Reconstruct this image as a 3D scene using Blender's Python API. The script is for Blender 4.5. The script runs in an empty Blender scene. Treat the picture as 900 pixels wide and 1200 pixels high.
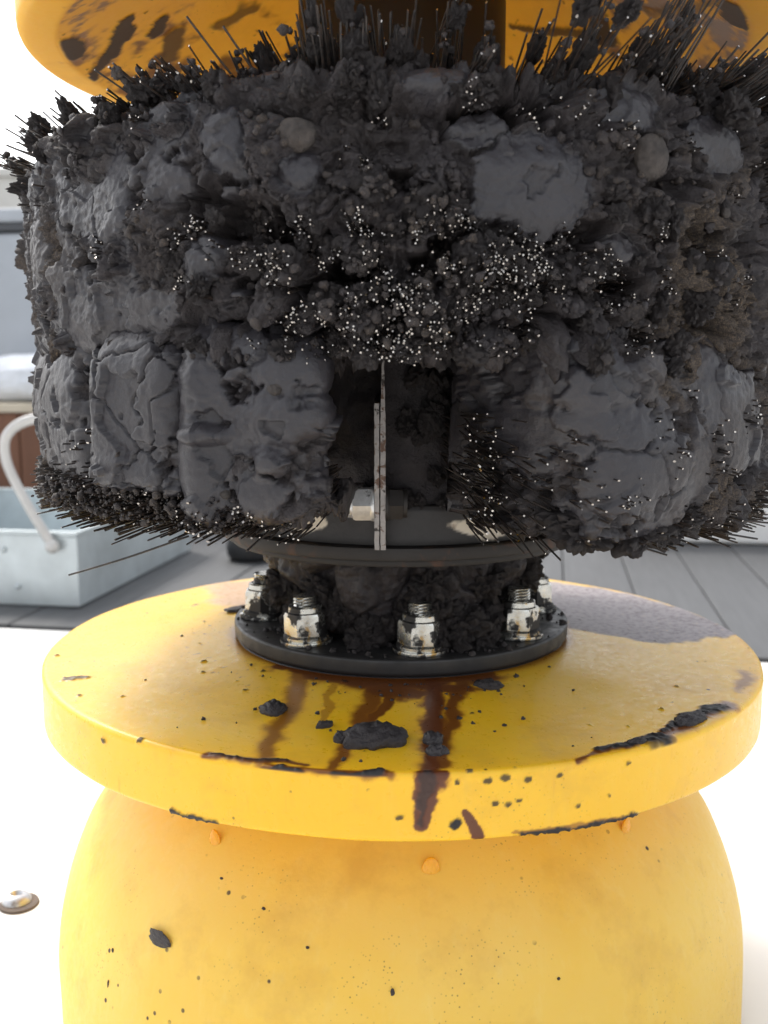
import bpy, bmesh, math, random
import numpy as np
from mathutils import Vector, Matrix, Euler

R_ = math.radians
SC = bpy.context.scene
COL = SC.collection
random.seed(7)
rng = np.random.default_rng(11)
ZO = 0.45                      # platform is z = 0; shapes below are written from the eye level and lifted by this

# ------------------------------------------------------------------ camera, sky, sun, exposure
cam_d = bpy.data.cameras.new('camera')
cam = bpy.data.objects.new('camera', cam_d)
COL.objects.link(cam)
cam.location = (-0.0122, -0.722, ZO)
cam.rotation_euler = (math.pi / 2 - 0.1446, 0, 0)
cam_d.sensor_fit = 'VERTICAL'
cam_d.sensor_height = 24.0
cam_d.lens = 24.0 * 1184 / 1200
cam_d.clip_start = 0.02
cam_d.clip_end = 2000
cam_d.dof.use_dof = True
cam_d.dof.focus_distance = 0.55
cam_d.dof.aperture_fstop = 6.8
SC.camera = cam

SUN_EL, SUN_AZ = R_(50), R_(-38)          # azimuth from +Y towards +X
world = bpy.data.worlds.new('World')
SC.world = world
world.use_nodes = True
wn = world.node_tree
sky = wn.nodes.new('ShaderNodeTexSky')
sky.sky_type = 'NISHITA'
sky.sun_disc = False
sky.sun_elevation = SUN_EL
sky.sun_rotation = SUN_AZ
sky.air_density = 1.0
sky.dust_density = 3.0
sky.ozone_density = 0.6
# thin bright overcast: the blue is washed out evenly over the whole sky
wash = wn.nodes.new('ShaderNodeHueSaturation')
wash.inputs['Saturation'].default_value = 0.22
wash.inputs['Value'].default_value = 1.0
wn.links.new(sky.outputs[0], wash.inputs['Color'])
wn.links.new(wash.outputs[0], wn.nodes['Background'].inputs[0])
wn.nodes['Background'].inputs[1].default_value = 0.15

sun_d = bpy.data.lights.new('sun', 'SUN')
sun_d.energy = 0.75
sun_d.angle = R_(12)
sun_d.color = (1.0, 0.95, 0.87)
sun = bpy.data.objects.new('sun', sun_d)
COL.objects.link(sun)
sd = Vector((math.sin(SUN_AZ) * math.cos(SUN_EL), math.cos(SUN_AZ) * math.cos(SUN_EL), math.sin(SUN_EL)))
sun.rotation_euler = sd.to_track_quat('Z', 'Y').to_euler()
sun.location = sd * 5

SC.view_settings.view_transform = 'Standard'
SC.view_settings.look = 'None'
SC.view_settings.exposure = 1.2
SC.view_settings.gamma = 1.0
SC.view_settings.use_curve_mapping = False

# ------------------------------------------------------------------ noise
def _h(i, j, k, seed=0):
    n = (i.astype(np.int64) * 73856093) ^ (j.astype(np.int64) * 19349663) ^ (k.astype(np.int64) * 83492791) ^ (seed * 2654435761 & 0x7fffffff)
    n = (n ^ (n >> 13)) & 0xffffffff
    n = (n * 1274126177) & 0xffffffff
    n = (n ^ (n >> 16)) & 0xffffffff
    n = (n * 2246822519) & 0xffffffff
    n = (n ^ (n >> 15)) & 0xffffffff
    return n

def noise(P, f=1.0, seed=0):
    """gradient noise about -1..1"""
    Q = P * f
    I = np.floor(Q)
    F = Q - I
    I = I.astype(np.int64)
    U = F * F * F * (F * (F * 6 - 15) + 10)
    out = np.zeros(len(P))
    for dx in (0, 1):
        wx = U[:, 0] if dx else 1 - U[:, 0]
        for dy in (0, 1):
            wy = U[:, 1] if dy else 1 - U[:, 1]
            for dz in (0, 1):
                wz = U[:, 2] if dz else 1 - U[:, 2]
                h = _h(I[:, 0] + dx, I[:, 1] + dy, I[:, 2] + dz, seed)
                gx = (h & 1023) / 511.5 - 1
                gy = ((h >> 10) & 1023) / 511.5 - 1
                gz = ((h >> 20) & 1023) / 511.5 - 1
                out += wx * wy * wz * (gx * (F[:, 0] - dx) + gy * (F[:, 1] - dy) + gz * (F[:, 2] - dz))
    return out * 1.5

def fbm(P, f, octv=3, seed=0, gain=0.5):
    a, s, t = 1.0, np.zeros(len(P)), 0
    for o in range(octv):
        s += a * noise(P, f * 2.03 ** o, seed + o * 17)
        t += a
        a *= gain
    return s / t * 1.4

def worley(P, f, seed=0, jit=1.0):
    Q = P * f
    I = np.floor(Q).astype(np.int64)
    F = Q - I
    f1 = np.full(len(P), 9.0)
    f2 = np.full(len(P), 9.0)
    cid = np.zeros(len(P))
    for dx in (-1, 0, 1):
        for dy in (-1, 0, 1):
            for dz in (-1, 0, 1):
                h = _h(I[:, 0] + dx, I[:, 1] + dy, I[:, 2] + dz, seed)
                px = dx + 0.5 + jit * ((h & 1023) / 1023 - .5) - F[:, 0]
                py = dy + 0.5 + jit * (((h >> 10) & 1023) / 1023 - .5) - F[:, 1]
                pz = dz + 0.5 + jit * (((h >> 20) & 1023) / 1023 - .5) - F[:, 2]
                d = np.sqrt(px * px + py * py + pz * pz)
                n = d < f1
                f2 = np.where(n, f1, np.minimum(f2, d))
                cid = np.where(n, (h % 997) / 997.0, cid)
                f1 = np.where(n, d, f1)
    return f1, f2, cid

def sst(a, b, x):
    t = np.clip((x - a) / (b - a), 0, 1)
    return t * t * (3 - 2 * t)

# ------------------------------------------------------------------ mesh helpers
def build(name, V, quads=None, tris=None, mats=(), parent=None, smooth=True, attrs=None, mat_idx=None, loc=None):
    V = np.asarray(V, dtype=np.float64)
    me = bpy.data.meshes.new(name)
    nq = 0 if quads is None else len(quads)
    nt = 0 if tris is None else len(tris)
    me.vertices.add(len(V))
    me.vertices.foreach_set('co', V.ravel())
    idx = []
    if nq: idx.append(np.asarray(quads).ravel())
    if nt: idx.append(np.asarray(tris).ravel())
    idx = np.concatenate(idx).astype(np.int32)
    me.loops.add(len(idx))
    me.loops.foreach_set('vertex_index', idx)
    me.polygons.add(nq + nt)
    st = np.concatenate([np.arange(nq) * 4, nq * 4 + np.arange(nt) * 3]).astype(np.int32)
    me.polygons.foreach_set('loop_start', st)
    if mat_idx is not None:
        me.polygons.foreach_set('material_index', np.asarray(mat_idx, dtype=np.int32))
    me.update(calc_edges=True)
    me.validate()
    me.polygons.foreach_set('use_smooth', np.full(len(me.polygons), bool(smooth)))
    for m in mats: me.materials.append(m)
    if attrs:
        for k, a in attrs.items():
            at = me.attributes.new(k, 'FLOAT', 'POINT')
            at.data.foreach_set('value', np.asarray(a, dtype=np.float32))
    return link(name, me, parent, loc)

def link(name, me, parent=None, loc=None):
    o = bpy.data.objects.new(name, me)
    COL.objects.link(o)
    if parent: o.parent = parent
    if loc is not None: o.location = loc
    return o

def tag(o, label=None, cat=None, group=None, kind=None):
    for k, v in (('label', label), ('category', cat), ('group', group), ('kind', kind)):
        if v: o[k] = v
    return o

def gridq(nu, nv, closed=False):
    a = np.arange(nu if closed else nu - 1)
    b = np.arange(nv - 1)
    A, B = np.meshgrid(a, b, indexing='ij')
    A2 = (A + 1) % nu
    return np.stack([A * nv + B, A2 * nv + B, A2 * nv + B + 1, A * nv + B + 1], -1).reshape(-1, 4)

def thetas(dstep, cstep, half=115):
    """angles round the axis, fine on the near side, coarse behind; closed"""
    d = np.arange(-half, half, dstep)
    c = np.arange(half, 360 - half, cstep)
    return np.radians(np.concatenate([d, c]))

def lathe_pts(prof, th):
    p = np.asarray(prof)
    T = th[:, None]
    x = np.sin(T) * p[None, :, 0]
    y = -np.cos(T) * p[None, :, 0]
    z = np.zeros_like(T) + p[None, :, 1] + ZO
    return np.stack([x, y, z], -1).reshape(-1, 3)

def lathe(name, prof, mats, parent, n=96, smooth=True):
    th = np.linspace(0, 2 * math.pi, n, endpoint=False)
    V = lathe_pts(prof, th)
    o = build(name, V, gridq(n, len(prof), True), None, mats, parent, smooth)
    if smooth: sharp(o)
    return o

def sharp(o, ang=35):
    o.data.set_sharp_from_angle(angle=R_(ang))

def rounded(pts, r=0.004, n=4):
    """round the corners of an open polyline profile"""
    out = [pts[0]]
    for i in range(1, len(pts) - 1):
        p, a, b = (np.array(pts[j], float) for j in (i, i - 1, i + 1))
        rr = r[i] if isinstance(r, (list, tuple)) else r
        u = (a - p) / np.linalg.norm(a - p); w = (b - p) / np.linalg.norm(b - p)
        k = min(rr, np.linalg.norm(a - p) * .45, np.linalg.norm(b - p) * .45)
        s, e = p + u * k, p + w * k
        for t in np.linspace(0, 1, n):
            out.append(tuple((1 - t) ** 2 * s + 2 * t * (1 - t) * p + t * t * e))
    out.append(pts[-1])
    return out

def densify(pts, step):
    out = [pts[0]]
    for a, b in zip(pts[:-1], pts[1:]):
        a, b = np.array(a), np.array(b)
        n = max(1, int(round(np.linalg.norm(b - a) / step)))
        for i in range(1, n + 1): out.append(tuple(a + (b - a) * i / n))
    return out

def bm_obj(name, bm, mats, parent=None, loc=None, bevel=0.0, smooth=False, seg=2):
    if bevel:
        bmesh.ops.bevel(bm, geom=[e for e in bm.edges if e.is_manifold and e.calc_face_angle(0) > R_(30)], offset=bevel, segments=seg, affect='EDGES', profile=0.7)
    me = bpy.data.meshes.new(name)
    bm.to_mesh(me); bm.free()
    me.polygons.foreach_set('use_smooth', np.full(len(me.polygons), bool(smooth)))
    for m in mats: me.materials.append(m)
    o = link(name, me, parent, loc)
    if smooth: sharp(o)
    return o

def box_bm(x0, x1, y0, y1, z0, z1):
    bm = bmesh.new()
    bmesh.ops.create_cube(bm, size=1)
    for v in bm.verts:
        v.co = (x0 + (v.co.x + .5) * (x1 - x0), y0 + (v.co.y + .5) * (y1 - y0), z0 + (v.co.z + .5) * (z1 - z0))
    return bm

def normals(P):
    """P [nu,nv,3] -> unit normals by finite differences (u not wrapped)"""
    du = np.gradient(P, axis=0); dv = np.gradient(P, axis=1)
    N = np.cross(du, dv)
    return N / (np.linalg.norm(N, axis=-1, keepdims=True) + 1e-12)

# ------------------------------------------------------------------ materials
def mat(name):
    m = bpy.data.materials.new(name)
    m.use_nodes = True
    nt = m.node_tree
    return m, nt, nt.nodes['Principled BSDF'], nt.links.new

def nd(nt, typ, **kw):
    n = nt.nodes.new(typ)
    for k, v in kw.items():
        if k.startswith('i_'): n.inputs[k[2:].replace('_', ' ')].default_value = v
        else: setattr(n, k, v)
    return n

def tex(nt, scale, detail=4, rough=.55, vec=None, dist=0.0):
    n = nd(nt, 'ShaderNodeTexNoise')
    n.inputs['Scale'].default_value = scale
    n.inputs['Detail'].default_value = detail
    n.inputs['Roughness'].default_value = rough
    n.inputs['Distortion'].default_value = dist
    if vec is not None: nt.links.new(vec, n.inputs['Vector'])
    return n.outputs[0]

def ramp(nt, val, a, b, ca=(0, 0, 0, 1), cb=(1, 1, 1, 1), inter='LINEAR'):
    r = nd(nt, 'ShaderNodeValToRGB')
    r.color_ramp.interpolation = inter
    r.color_ramp.elements[0].position = a; r.color_ramp.elements[0].color = ca
    r.color_ramp.elements[1].position = b; r.color_ramp.elements[1].color = cb
    nt.links.new(val, r.inputs[0])
    return r.outputs[0]

def mix(nt, fac, a, b, blend='MIX'):
    n = nd(nt, 'ShaderNodeMix', data_type='RGBA', blend_type=blend)
    for sock, v in ((n.inputs[0], fac), (n.inputs[6], a), (n.inputs[7], b)):
        if isinstance(v, (int, float)): sock.default_value = v
        elif isinstance(v, tuple): sock.default_value = (*v, 1) if len(v) == 3 else v
        else: nt.links.new(v, sock)
    return n.outputs[2]

def math_n(nt, op, a, b=0.0, clamp=False):
    n = nd(nt, 'ShaderNodeMath', operation=op, use_clamp=clamp)
    for s, v in ((n.inputs[0], a), (n.inputs[1], b)):
        if isinstance(v, (int, float)): s.default_value = v
        else: nt.links.new(v, s)
    return n.outputs[0]

def bump(nt, h, strength=.3, dist=.001, prev=None):
    b = nd(nt, 'ShaderNodeBump')
    b.inputs['Strength'].default_value = strength
    b.inputs['Distance'].default_value = dist
    nt.links.new(h, b.inputs['Height'])
    if prev is not None: nt.links.new(prev, b.inputs['Normal'])
    return b.outputs[0]

def attr(nt, name):
    n = nd(nt, 'ShaderNodeAttribute', attribute_name=name)
    return n.outputs['Fac']

def objco(nt):
    return nd(nt, 'ShaderNodeTexCoord').outputs['Object']

def make_muck(name='oily_muck', dark=(.0215, .0175, .0185), slate=(.034, .0325, .0375), brown=(.15, .115, .083)):
    m, nt, b, L = mat(name)
    co = objco(nt)
    n1 = tex(nt, 60, 5, .6, co)
    n2 = tex(nt, 420, 5, .65, co)
    n3 = tex(nt, 1500, 3, .6, co)
    sm = attr(nt, 'smear')
    br = attr(nt, 'dry_lit')  # brown: dry grit, plus painted sunlight on the left edge
    base = mix(nt, ramp(nt, n1, .3, .65), dark, (.043, .0360, .0375))
    c = mix(nt, math_n(nt, 'MULTIPLY', sm, ramp(nt, n2, .2, .6), True), base, slate)
    grit = mix(nt, ramp(nt, n3, .42, .62), (.045, .037, .033), brown)
    grit = mix(nt, ramp(nt, n2, .62, .68), grit, (.17, .115, .07))
    c = mix(nt, math_n(nt, 'MULTIPLY', br, ramp(nt, n2, .3, .55), True), c, grit)
    L(c, b.inputs['Base Color'])
    rg = mix(nt, sm, (.52, .52, .52), (.34, .34, .34))
    rg = mix(nt, br, rg, (.95, .95, .95))
    L(rg, b.inputs['Roughness'])
    b.inputs['Specular IOR Level'].default_value = .45
    rough_amt = math_n(nt, 'SUBTRACT', 1.0, math_n(nt, 'MULTIPLY', sm, .75))
    h = math_n(nt, 'MULTIPLY', n2, rough_amt)
    nb = bump(nt, h, .8, .0022)
    nb = bump(nt, math_n(nt, 'MULTIPLY', n3, rough_amt), .7, .0007, nb)
    L(nb, b.inputs['Normal'])
    return m
M_MUCK = make_muck()

def make_wire():
    m, nt, b, L = mat('bristle_wire')
    co = objco(nt)
    L(mix(nt, ramp(nt, tex(nt, 300, 3, .6, co), .4, .6), (.012, .011, .011), (.04, .028, .022)), b.inputs['Base Color'])
    b.inputs['Roughness'].default_value = .45
    t, nt, b, L = mat('bristle_tip')
    b.inputs['Base Color'].default_value = (.52, .48, .44, 1)
    b.inputs['Metallic'].default_value = 1
    b.inputs['Roughness'].default_value = .22
    return m, t
M_WIRE, M_TIP = make_wire()

def make_yellow(name, base, pale, rough=.32, sss=.25, specks=(.62, .66), dusty=.3):
    """cast polyurethane, scuffed, with stain masks from attributes where the mesh has them"""
    m, nt, b, L = mat(name)
    co = objco(nt)
    big = tex(nt, 9, 4, .55, co, .6)
    mp = nd(nt, 'ShaderNodeMapping'); mp.inputs['Scale'].default_value = (1, 1, .12)
    L(co, mp.inputs['Vector'])
    vert = tex(nt, 130, 4, .6, mp.outputs[0])
    fine = tex(nt, 260, 4, .6, co)
    c = mix(nt, math_n(nt, 'MULTIPLY', ramp(nt, big, .35, .7), dusty), base, pale)
    c = mix(nt, math_n(nt, 'MULTIPLY', ramp(nt, vert, .55, .75), .25), c, pale)
    c = mix(nt, math_n(nt, 'MULTIPLY', ramp(nt, tex(nt, 22, 5, .65, co), .52, .72), .35), c, (.50, .25, .04))
    # scattered grime specks
    v = nd(nt, 'ShaderNodeTexVoronoi'); v.inputs['Scale'].default_value = 95; L(co, v.inputs['Vector'])
    sp = math_n(nt, 'MULTIPLY', ramp(nt, v.outputs['Distance'], .10, .15, (1, 1, 1, 1), (0, 0, 0, 1)), ramp(nt, tex(nt, 26, 3, .6, co), *specks))
    c = mix(nt, sp, c, (.05, .03, .015))
    v2 = nd(nt, 'ShaderNodeTexVoronoi'); v2.inputs['Scale'].default_value = 330; L(co, v2.inputs['Vector'])
    sp2 = math_n(nt, 'MULTIPLY', ramp(nt, v2.outputs['Distance'], .12, .2, (1, 1, 1, 1), (0, 0, 0, 1)), ramp(nt, tex(nt, 14, 4, .7, co), specks[0] - .08, specks[1] + .06))
    c = mix(nt, math_n(nt, 'MULTIPLY', sp2, .8), c, (.10, .05, .02))
    st, tar, film = attr(nt, 'stain'), attr(nt, 'tar'), attr(nt, 'film')
    c = mix(nt, math_n(nt, 'MULTIPLY', film, ramp(nt, fine, .1, .36), True), c, mix(nt, ramp(nt, fine, .45, .72), (.36, .315, .325), (.12, .09, .09)))
    stc = mix(nt, st, (.66, .27, .015), (.095, .021, .006))
    c = mix(nt, math_n(nt, 'MULTIPLY', st, 1.35, True), c, stc)
    c = mix(nt, tar, c, (.016, .014, .014))
    L(c, b.inputs['Base Color'])
    r = mix(nt, ramp(nt, fine, .3, .7), (rough - .06,) * 3, (rough + .14,) * 3)
    r = mix(nt, film, r, (.55, .55, .55))
    r = mix(nt, math_n(nt, 'MULTIPLY', st, .8), r, (.28, .28, .28))
    r = mix(nt, tar, r, (.55, .55, .55))
    L(r, b.inputs['Roughness'])
    ss = math_n(nt, 'SUBTRACT', sss, math_n(nt, 'MULTIPLY', math_n(nt, 'MAXIMUM', math_n(nt, 'MAXIMUM', st, tar), film), sss), True)
    L(ss, b.inputs['Subsurface Weight'])
    b.inputs['Subsurface Radius'].default_value = (1.0, .45, .05)
    b.inputs['Subsurface Scale'].default_value = .012
    nb = bump(nt, vert, .12, .0008)
    nb = bump(nt, fine, .16, .0006, nb)
    L(nb, b.inputs['Normal'])
    return m
M_DISC = make_yellow('yellow_urethane', (.90, .51, .012), (.90, .60, .09), .30, .25)
M_DRIP = make_yellow('clean_amber_urethane', (.80, .36, .008), (.82, .40, .02), .25, .2, (.8, .9))
M_CUP = make_yellow('scuffed_yellow_urethane', (.80, .50, .062), (.82, .62, .19), .48, .2, (.55, .64), .35)
M_UPD = make_yellow('orange_yellow_urethane', (.86, .50, .05), (.86, .56, .12), .45, .3)

def glow_through(m, col, amount):
    """cast urethane lets daylight through its wall"""
    nt = m.node_tree; L = nt.links.new
    out = nt.nodes['Material Output']; b = nt.nodes['Principled BSDF']
    tr = nd(nt, 'ShaderNodeBsdfTranslucent'); tr.inputs['Color'].default_value = (*col, 1)
    ms = nd(nt, 'ShaderNodeMixShader')
    st = math_n(nt, 'MAXIMUM', attr(nt, 'stain'), attr(nt, 'tar'))
    L(math_n(nt, 'MULTIPLY', math_n(nt, 'SUBTRACT', 1.0, math_n(nt, 'MULTIPLY', st, .9)), amount), ms.inputs[0])
    L(b.outputs[0], ms.inputs[1]); L(tr.outputs[0], ms.inputs[2]); L(ms.outputs[0], out.inputs[0])
glow_through(M_UPD, (.95, .66, .16), .30)

def make_metal(name, col, rough=.35, metallic=.8, dirt=(.48, .56), dirtcol=(.02, .018, .017), scale=90, rust=None):
    m, nt, b, L = mat(name)
    co = objco(nt)
    d = ramp(nt, tex(nt, scale, 5, .6, co), *dirt)
    c = mix(nt, ramp(nt, tex(nt, scale * 3, 4, .6, co), .3, .7), col, tuple(x * .8 for x in col))
    if rust:
        c = mix(nt, ramp(nt, tex(nt, scale * .8, 4, .6, co, 1.0), .56, .62), c, rust)
    c = mix(nt, d, c, dirtcol)
    L(c, b.inputs['Base Color'])
    L(math_n(nt, 'MULTIPLY', math_n(nt, 'SUBTRACT', 1.0, d), metallic), b.inputs['Metallic'])
    L(mix(nt, d, (rough,) * 3, (.6, .6, .6)), b.inputs['Roughness'])
    L(bump(nt, tex(nt, scale * 4, 4, .6, co), .2, .0006), b.inputs['Normal'])
    return m
M_ZINC = make_metal('zinc_plated_steel', (.72, .71, .66), .26, .95, (.475, .525), (.02, .018, .017), 75, (.55, .38, .16))
M_BLACKSTEEL = make_metal('oiled_black_steel', (.045, .043, .043), .34, .4, (.42, .62), (.018, .017, .017), 50)
M_RUSTSTEEL = make_metal('rusty_black_steel', (.024, .020, .018), .6, .1, (.45, .7), (.02, .017, .015), 40, (.07, .032, .018))
M_SHAFT = make_metal('oil_stained_shaft_steel', (.034, .025, .017), .45, .3, (.5, .75), (.022, .016, .012), 16)
M_EDGE = make_metal('scraped_steel_edge', (.36, .33, .31), .5, .25, (.60, .66), (.04, .03, .025), 180, (.13, .07, .045))

def make_spacer():
    m, nt, b, L = mat('greasy_cream_spacer')
    co = objco(nt)
    at = attr(nt, 'bare')
    n = tex(nt, 70, 5, .6, co)
    c = mix(nt, at, (.02, .017, .016), mix(nt, ramp(nt, n, .55, .68), (.66, .58, .46), (.16, .09, .045)))
    L(c, b.inputs['Base Color'])
    b.inputs['Roughness'].default_value = .5
    L(bump(nt, n, .4, .002), b.inputs['Normal'])
    return m
M_SPACER = make_spacer()

def simple(name, col, rough=.6, metallic=0, var=.25, scale=20, bstr=.2, bdist=.002, col2=None, stretch=None):
    m, nt, b, L = mat(name)
    co = objco(nt)
    v = co
    if stretch:
        mp = nd(nt, 'ShaderNodeMapping'); mp.inputs['Scale'].default_value = stretch
        L(co, mp.inputs['Vector']); v = mp.outputs[0]
    n = tex(nt, scale, 6, .6, v, .3)
    c2 = col2 or tuple(x * (1 - var) for x in col)
    L(mix(nt, ramp(nt, n, .35, .65), col, c2), b.inputs['Base Color'])
    b.inputs['Roughness'].default_value = rough
    b.inputs['Metallic'].default_value = metallic
    L(bump(nt, n, bstr, bdist), b.inputs['Normal'])
    return m
M_WHITE = simple('white_painted_plate', (.82, .81, .79), .45, 0, .05, 5)
M_BOARD = simple('weathered_grey_board', (.088, .090, .093), .6, 0, .2, 14, .4, .002, None, (6, .5, 1))
M_DARKGAP = simple('dark_gap', (.05, .05, .05), .8)
M_GALV = simple('galvanised_sheet', (.60, .66, .68), .42, .55, .22, 9, .1, .001)
M_BAIL = simple('white_coated_bail', (.55, .545, .53), .4, .1, .1, 20)
M_WOOD = simple('brown_crate_wood', (.20, .085, .045), .6, 0, .5, 8, .4, .002, None, (1, 1, .15))
M_WOODTOP = simple('pale_crate_rim', (.62, .54, .42), .6, 0, .2, 12)
M_CLOTH = simple('white_sack_cloth', (.72, .75, .80), .8, 0, .1, 30, .3, .002)
M_LOCKER = simple('blue_grey_locker_paint', (.40, .43, .47), .45, 0, .12, 4)
M_LOCKTOP = simple('dark_locker_seal', (.07, .075, .085), .5)
M_WALL = simple('pale_concrete', (.62, .61, .58), .85, 0, .12, 3)
M_GROUND = simple('pale_yard_ground', (.46, .45, .43), .9, 0, .2, 2)
M_RUBBER = simple('black_rubber', (.03, .03, .032), .5)
M_PEB = simple('brown_pebble', (.066, .054, .047), .75, 0, .6, 150, .8, .003)
M_SCREW = make_metal('worn_screw_steel', (.55, .55, .56), .35, .8, (.6, .7), (.1, .07, .05), 60)

# ------------------------------------------------------------------ setting: ground, platform, deck
def sheet(name, x0, x1, y0, y1, z, m):
    V = [(x0, y0, z), (x1, y0, z), (x1, y1, z), (x0, y1, z)]
    return build(name, V, [[0, 1, 2, 3]], None, [m], None, False)
tag(sheet('ground', -900, 900, -900, 900, -0.75, M_GROUND), kind='structure')

YAW = math.atan2(-0.182, 1.102)          # the deck runs away a little to the right
def frame(name, label=None, cat=None, loc=(0, 0, 0), rz=0.0, kind=None, group=None):
    o = bpy.data.objects.new(name, None)
    COL.objects.link(o); o.location = loc; o.rotation_euler = (0, 0, rz); o.empty_display_size = .05
    return tag(o, label, cat, group, kind)

# local frame of the deck: origin at its near edge on the centre line, x along the edge, y away from the viewer
DECK0 = (-0.009, 0.897, 0.0)
deck = frame('deck', loc=DECK0, rz=YAW, kind='structure')
bm_obj('deck_bed', box_bm(-1.5, 1.6, .006, 1.25, -.06, -.012), [M_DARKGAP], deck)
x = -1.5
k = 0
while x < 1.55:
    w = .138
    o = bm_obj('board', box_bm(x + .0014, x + w - .0014, 0.0, 1.25, -.012, random.uniform(-.001, .0015)), [M_BOARD], deck, bevel=.003)
    x += w; k += 1
plat = frame('platform', loc=DECK0, rz=YAW, kind='structure')
bm_obj('plate', box_bm(-1.7, 1.8, -1.9, -.124, -.05, 0.0), [M_WHITE], plat, bevel=.004)
bm_obj('ledge_strip', box_bm(-1.7, 1.8, -.108, -.014, -.05, -.004), [M_WHITE], plat, bevel=.004)
bm_obj('joint_filler', box_bm(-1.7, 1.8, -.1235, -.1085, -.06, -.006), [simple('brown_joint_dirt', (.17, .13, .09), .9)], plat)
bm_obj('edge_channel', box_bm(-1.7, 1.8, -.0135, -.001, -.06, -.012), [M_DARKGAP], plat)
# screw head in the plate
bm = bmesh.new()
bmesh.ops.create_uvsphere(bm, u_segments=28, v_segments=14, radius=1)
for v in bm.verts:
    v.co.z = max(v.co.z, 0) * .0075
    r = math.hypot(v.co.x, v.co.y)
    v.co.x *= .0122; v.co.y *= .0122
    if r < .36: v.co.z -= .004
scr_loc = Matrix.Rotation(-YAW, 4, 'Z') @ (Vector((-0.3224, .0756, 0.002)) - Vector(DECK0))
scr = bm_obj('screw_head', bm, [M_SCREW], plat, scr_loc, smooth=True)
bm = bmesh.new()
bmesh.ops.create_cone(bm, cap_ends=True, segments=28, radius1=.0165, radius2=.0158, depth=.002)
bm_obj('washer', bm, [simple('shadow_dark_washer', (.13, .10, .08), .8)], scr, (.003, -.002, -.0008))  # dark disc off-centre on the screw's shadow side; that shadow is in its colour

# far pale wall and the things at the back of the deck
w_ = bm_obj('boundary_wall', box_bm(-9, 9, 9.0, 9.25, -.75, ZO + 1.72), [M_WALL])
tag(w_, 'pale concrete boundary wall far behind the deck', 'wall')
bm_obj('coping', box_bm(-9.05, 9.05, 8.95, 9.3, ZO + 1.725, ZO + 1.80), [M_WALL], w_, bevel=.01)

def deck_thing(name, label, cat, x, y, z=0.0, rz=0.0):
    p = Matrix.Rotation(YAW, 4, 'Z') @ Vector((x, y, 0)) + Vector(DECK0)
    return frame(name, label, cat, (p.x, p.y, z), YAW + rz)

# galvanised tray with a bail handle
tray = deck_thing('metal_tray', 'galvanised metal tray with white bail handle on the grey deck', 'tray', -.602, .127, .002)
TW, TL, TH = .62, .60, .134           # runs left (-x) and away (+y) from its near right corner
def tray_wall(name, x0, x1, y0, y1):
    return bm_obj(name, box_bm(x0, x1, y0, y1, 0.0, TH), [M_GALV], tray, bevel=.0015)
tray_wall('front_panel', -TW, 0, 0, .004)
tray_wall('back_panel', -TW, 0, TL - .004, TL)
tray_wall('side_panel', -.004, 0, .0045, TL - .0045)
tray_wall('side_panel', -TW, -TW + .004, .0045, TL - .0045)
bm_obj('bottom_panel', box_bm(-TW + .0045, -.0045, .0045, TL - .0045, .003, .006), [M_GALV], tray)
for (a, b_, c_, d_) in ((-TW, 0.004, -.004, .006), (-TW, .004, TL - .006, TL + .004), (-.005, .005, .0065, TL - .0065), (-TW - .004, -TW + .006, .0065, TL - .0065)):
    bm_obj('rolled_rim', box_bm(a, b_, c_, d_, TH + .0005, TH + .009), [M_GALV], tray, bevel=.003)
bm_obj('corner_angle', box_bm(-.018, .003, -.003, -.0005, .002, TH - .002), [M_GALV], tray, bevel=.0008)
bm_obj('corner_angle', box_bm(.0005, .003, -.0002, .02, .002, TH - .002), [M_GALV], tray, bevel=.0008)
for (rx, rz_) in ((-.12, .035), (-.145, .105), (-.30, .035), (-.33, .105)):
    bm = bmesh.new(); bmesh.ops.create_uvsphere(bm, u_segments=12, v_segments=8, radius=.006)
    bm_obj('rivet', bm, [M_GALV], tray, (rx, -.001, rz_), smooth=True)
def tube(name, pts, r, mats, parent, n=10, flat=1.0):
    """tube along points with radius r (flat squeezes it in the local y)"""
    pts = np.array(pts, float)
    # catmull resample
    P = []
    for i in range(len(pts) - 1):
        p0 = pts[max(i - 1, 0)]; p1 = pts[i]; p2 = pts[i + 1]; p3 = pts[min(i + 2, len(pts) - 1)]
        for t in np.linspace(0, 1, 7)[:-1]:
            P.append(.5 * (2 * p1 + (p2 - p0) * t + (2 * p0 - 5 * p1 + 4 * p2 - p3) * t * t + (3 * p1 - p0 - 3 * p2 + p3) * t ** 3))
    P.append(pts[-1]); P = np.array(P)
    V = []
    up = np.array([.02, 1, .03])
    for i in range(len(P)):
        d = P[min(i + 1, len(P) - 1)] - P[max(i - 1, 0)]
        d /= np.linalg.norm(d)
        a = np.cross(d, up); a /= np.linalg.norm(a); b = np.cross(a, d)
        for k in range(n):
            t = 2 * math.pi * k / n
            V.append(P[i] + a * r * math.cos(t) + b * r * flat * math.sin(t))
    nu = len(P)
    q = []
    for i in range(nu - 1):
        for k in range(n):
            q.append([i * n + k, i * n + (k + 1) % n, (i + 1) * n + (k + 1) % n, (i + 1) * n + k])
    c0 = len(V); V.append(P[0]); V.append(P[-1])
    t = [[c0, (k + 1) % n, k] for k in range(n)] + [[c0 + 1, (nu - 1) * n + k, (nu - 1) * n + (k + 1) % n] for k in range(n)]
    return build(name, V, q, t, mats, parent, True)
tube('bail_handle', [(-.042, -.012, .120), (-.085, -.02, .20), (-.118, -.022, .275), (-.112, -.02, .325), (-.06, -.01, .352), (.03, .05, .352), (.13, .12, .345)], .0092, [M_BAIL], tray, 12, .8)
bm = bmesh.new(); bmesh.ops.create_uvsphere(bm, u_segments=16, v_segments=10, radius=.013)
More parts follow.
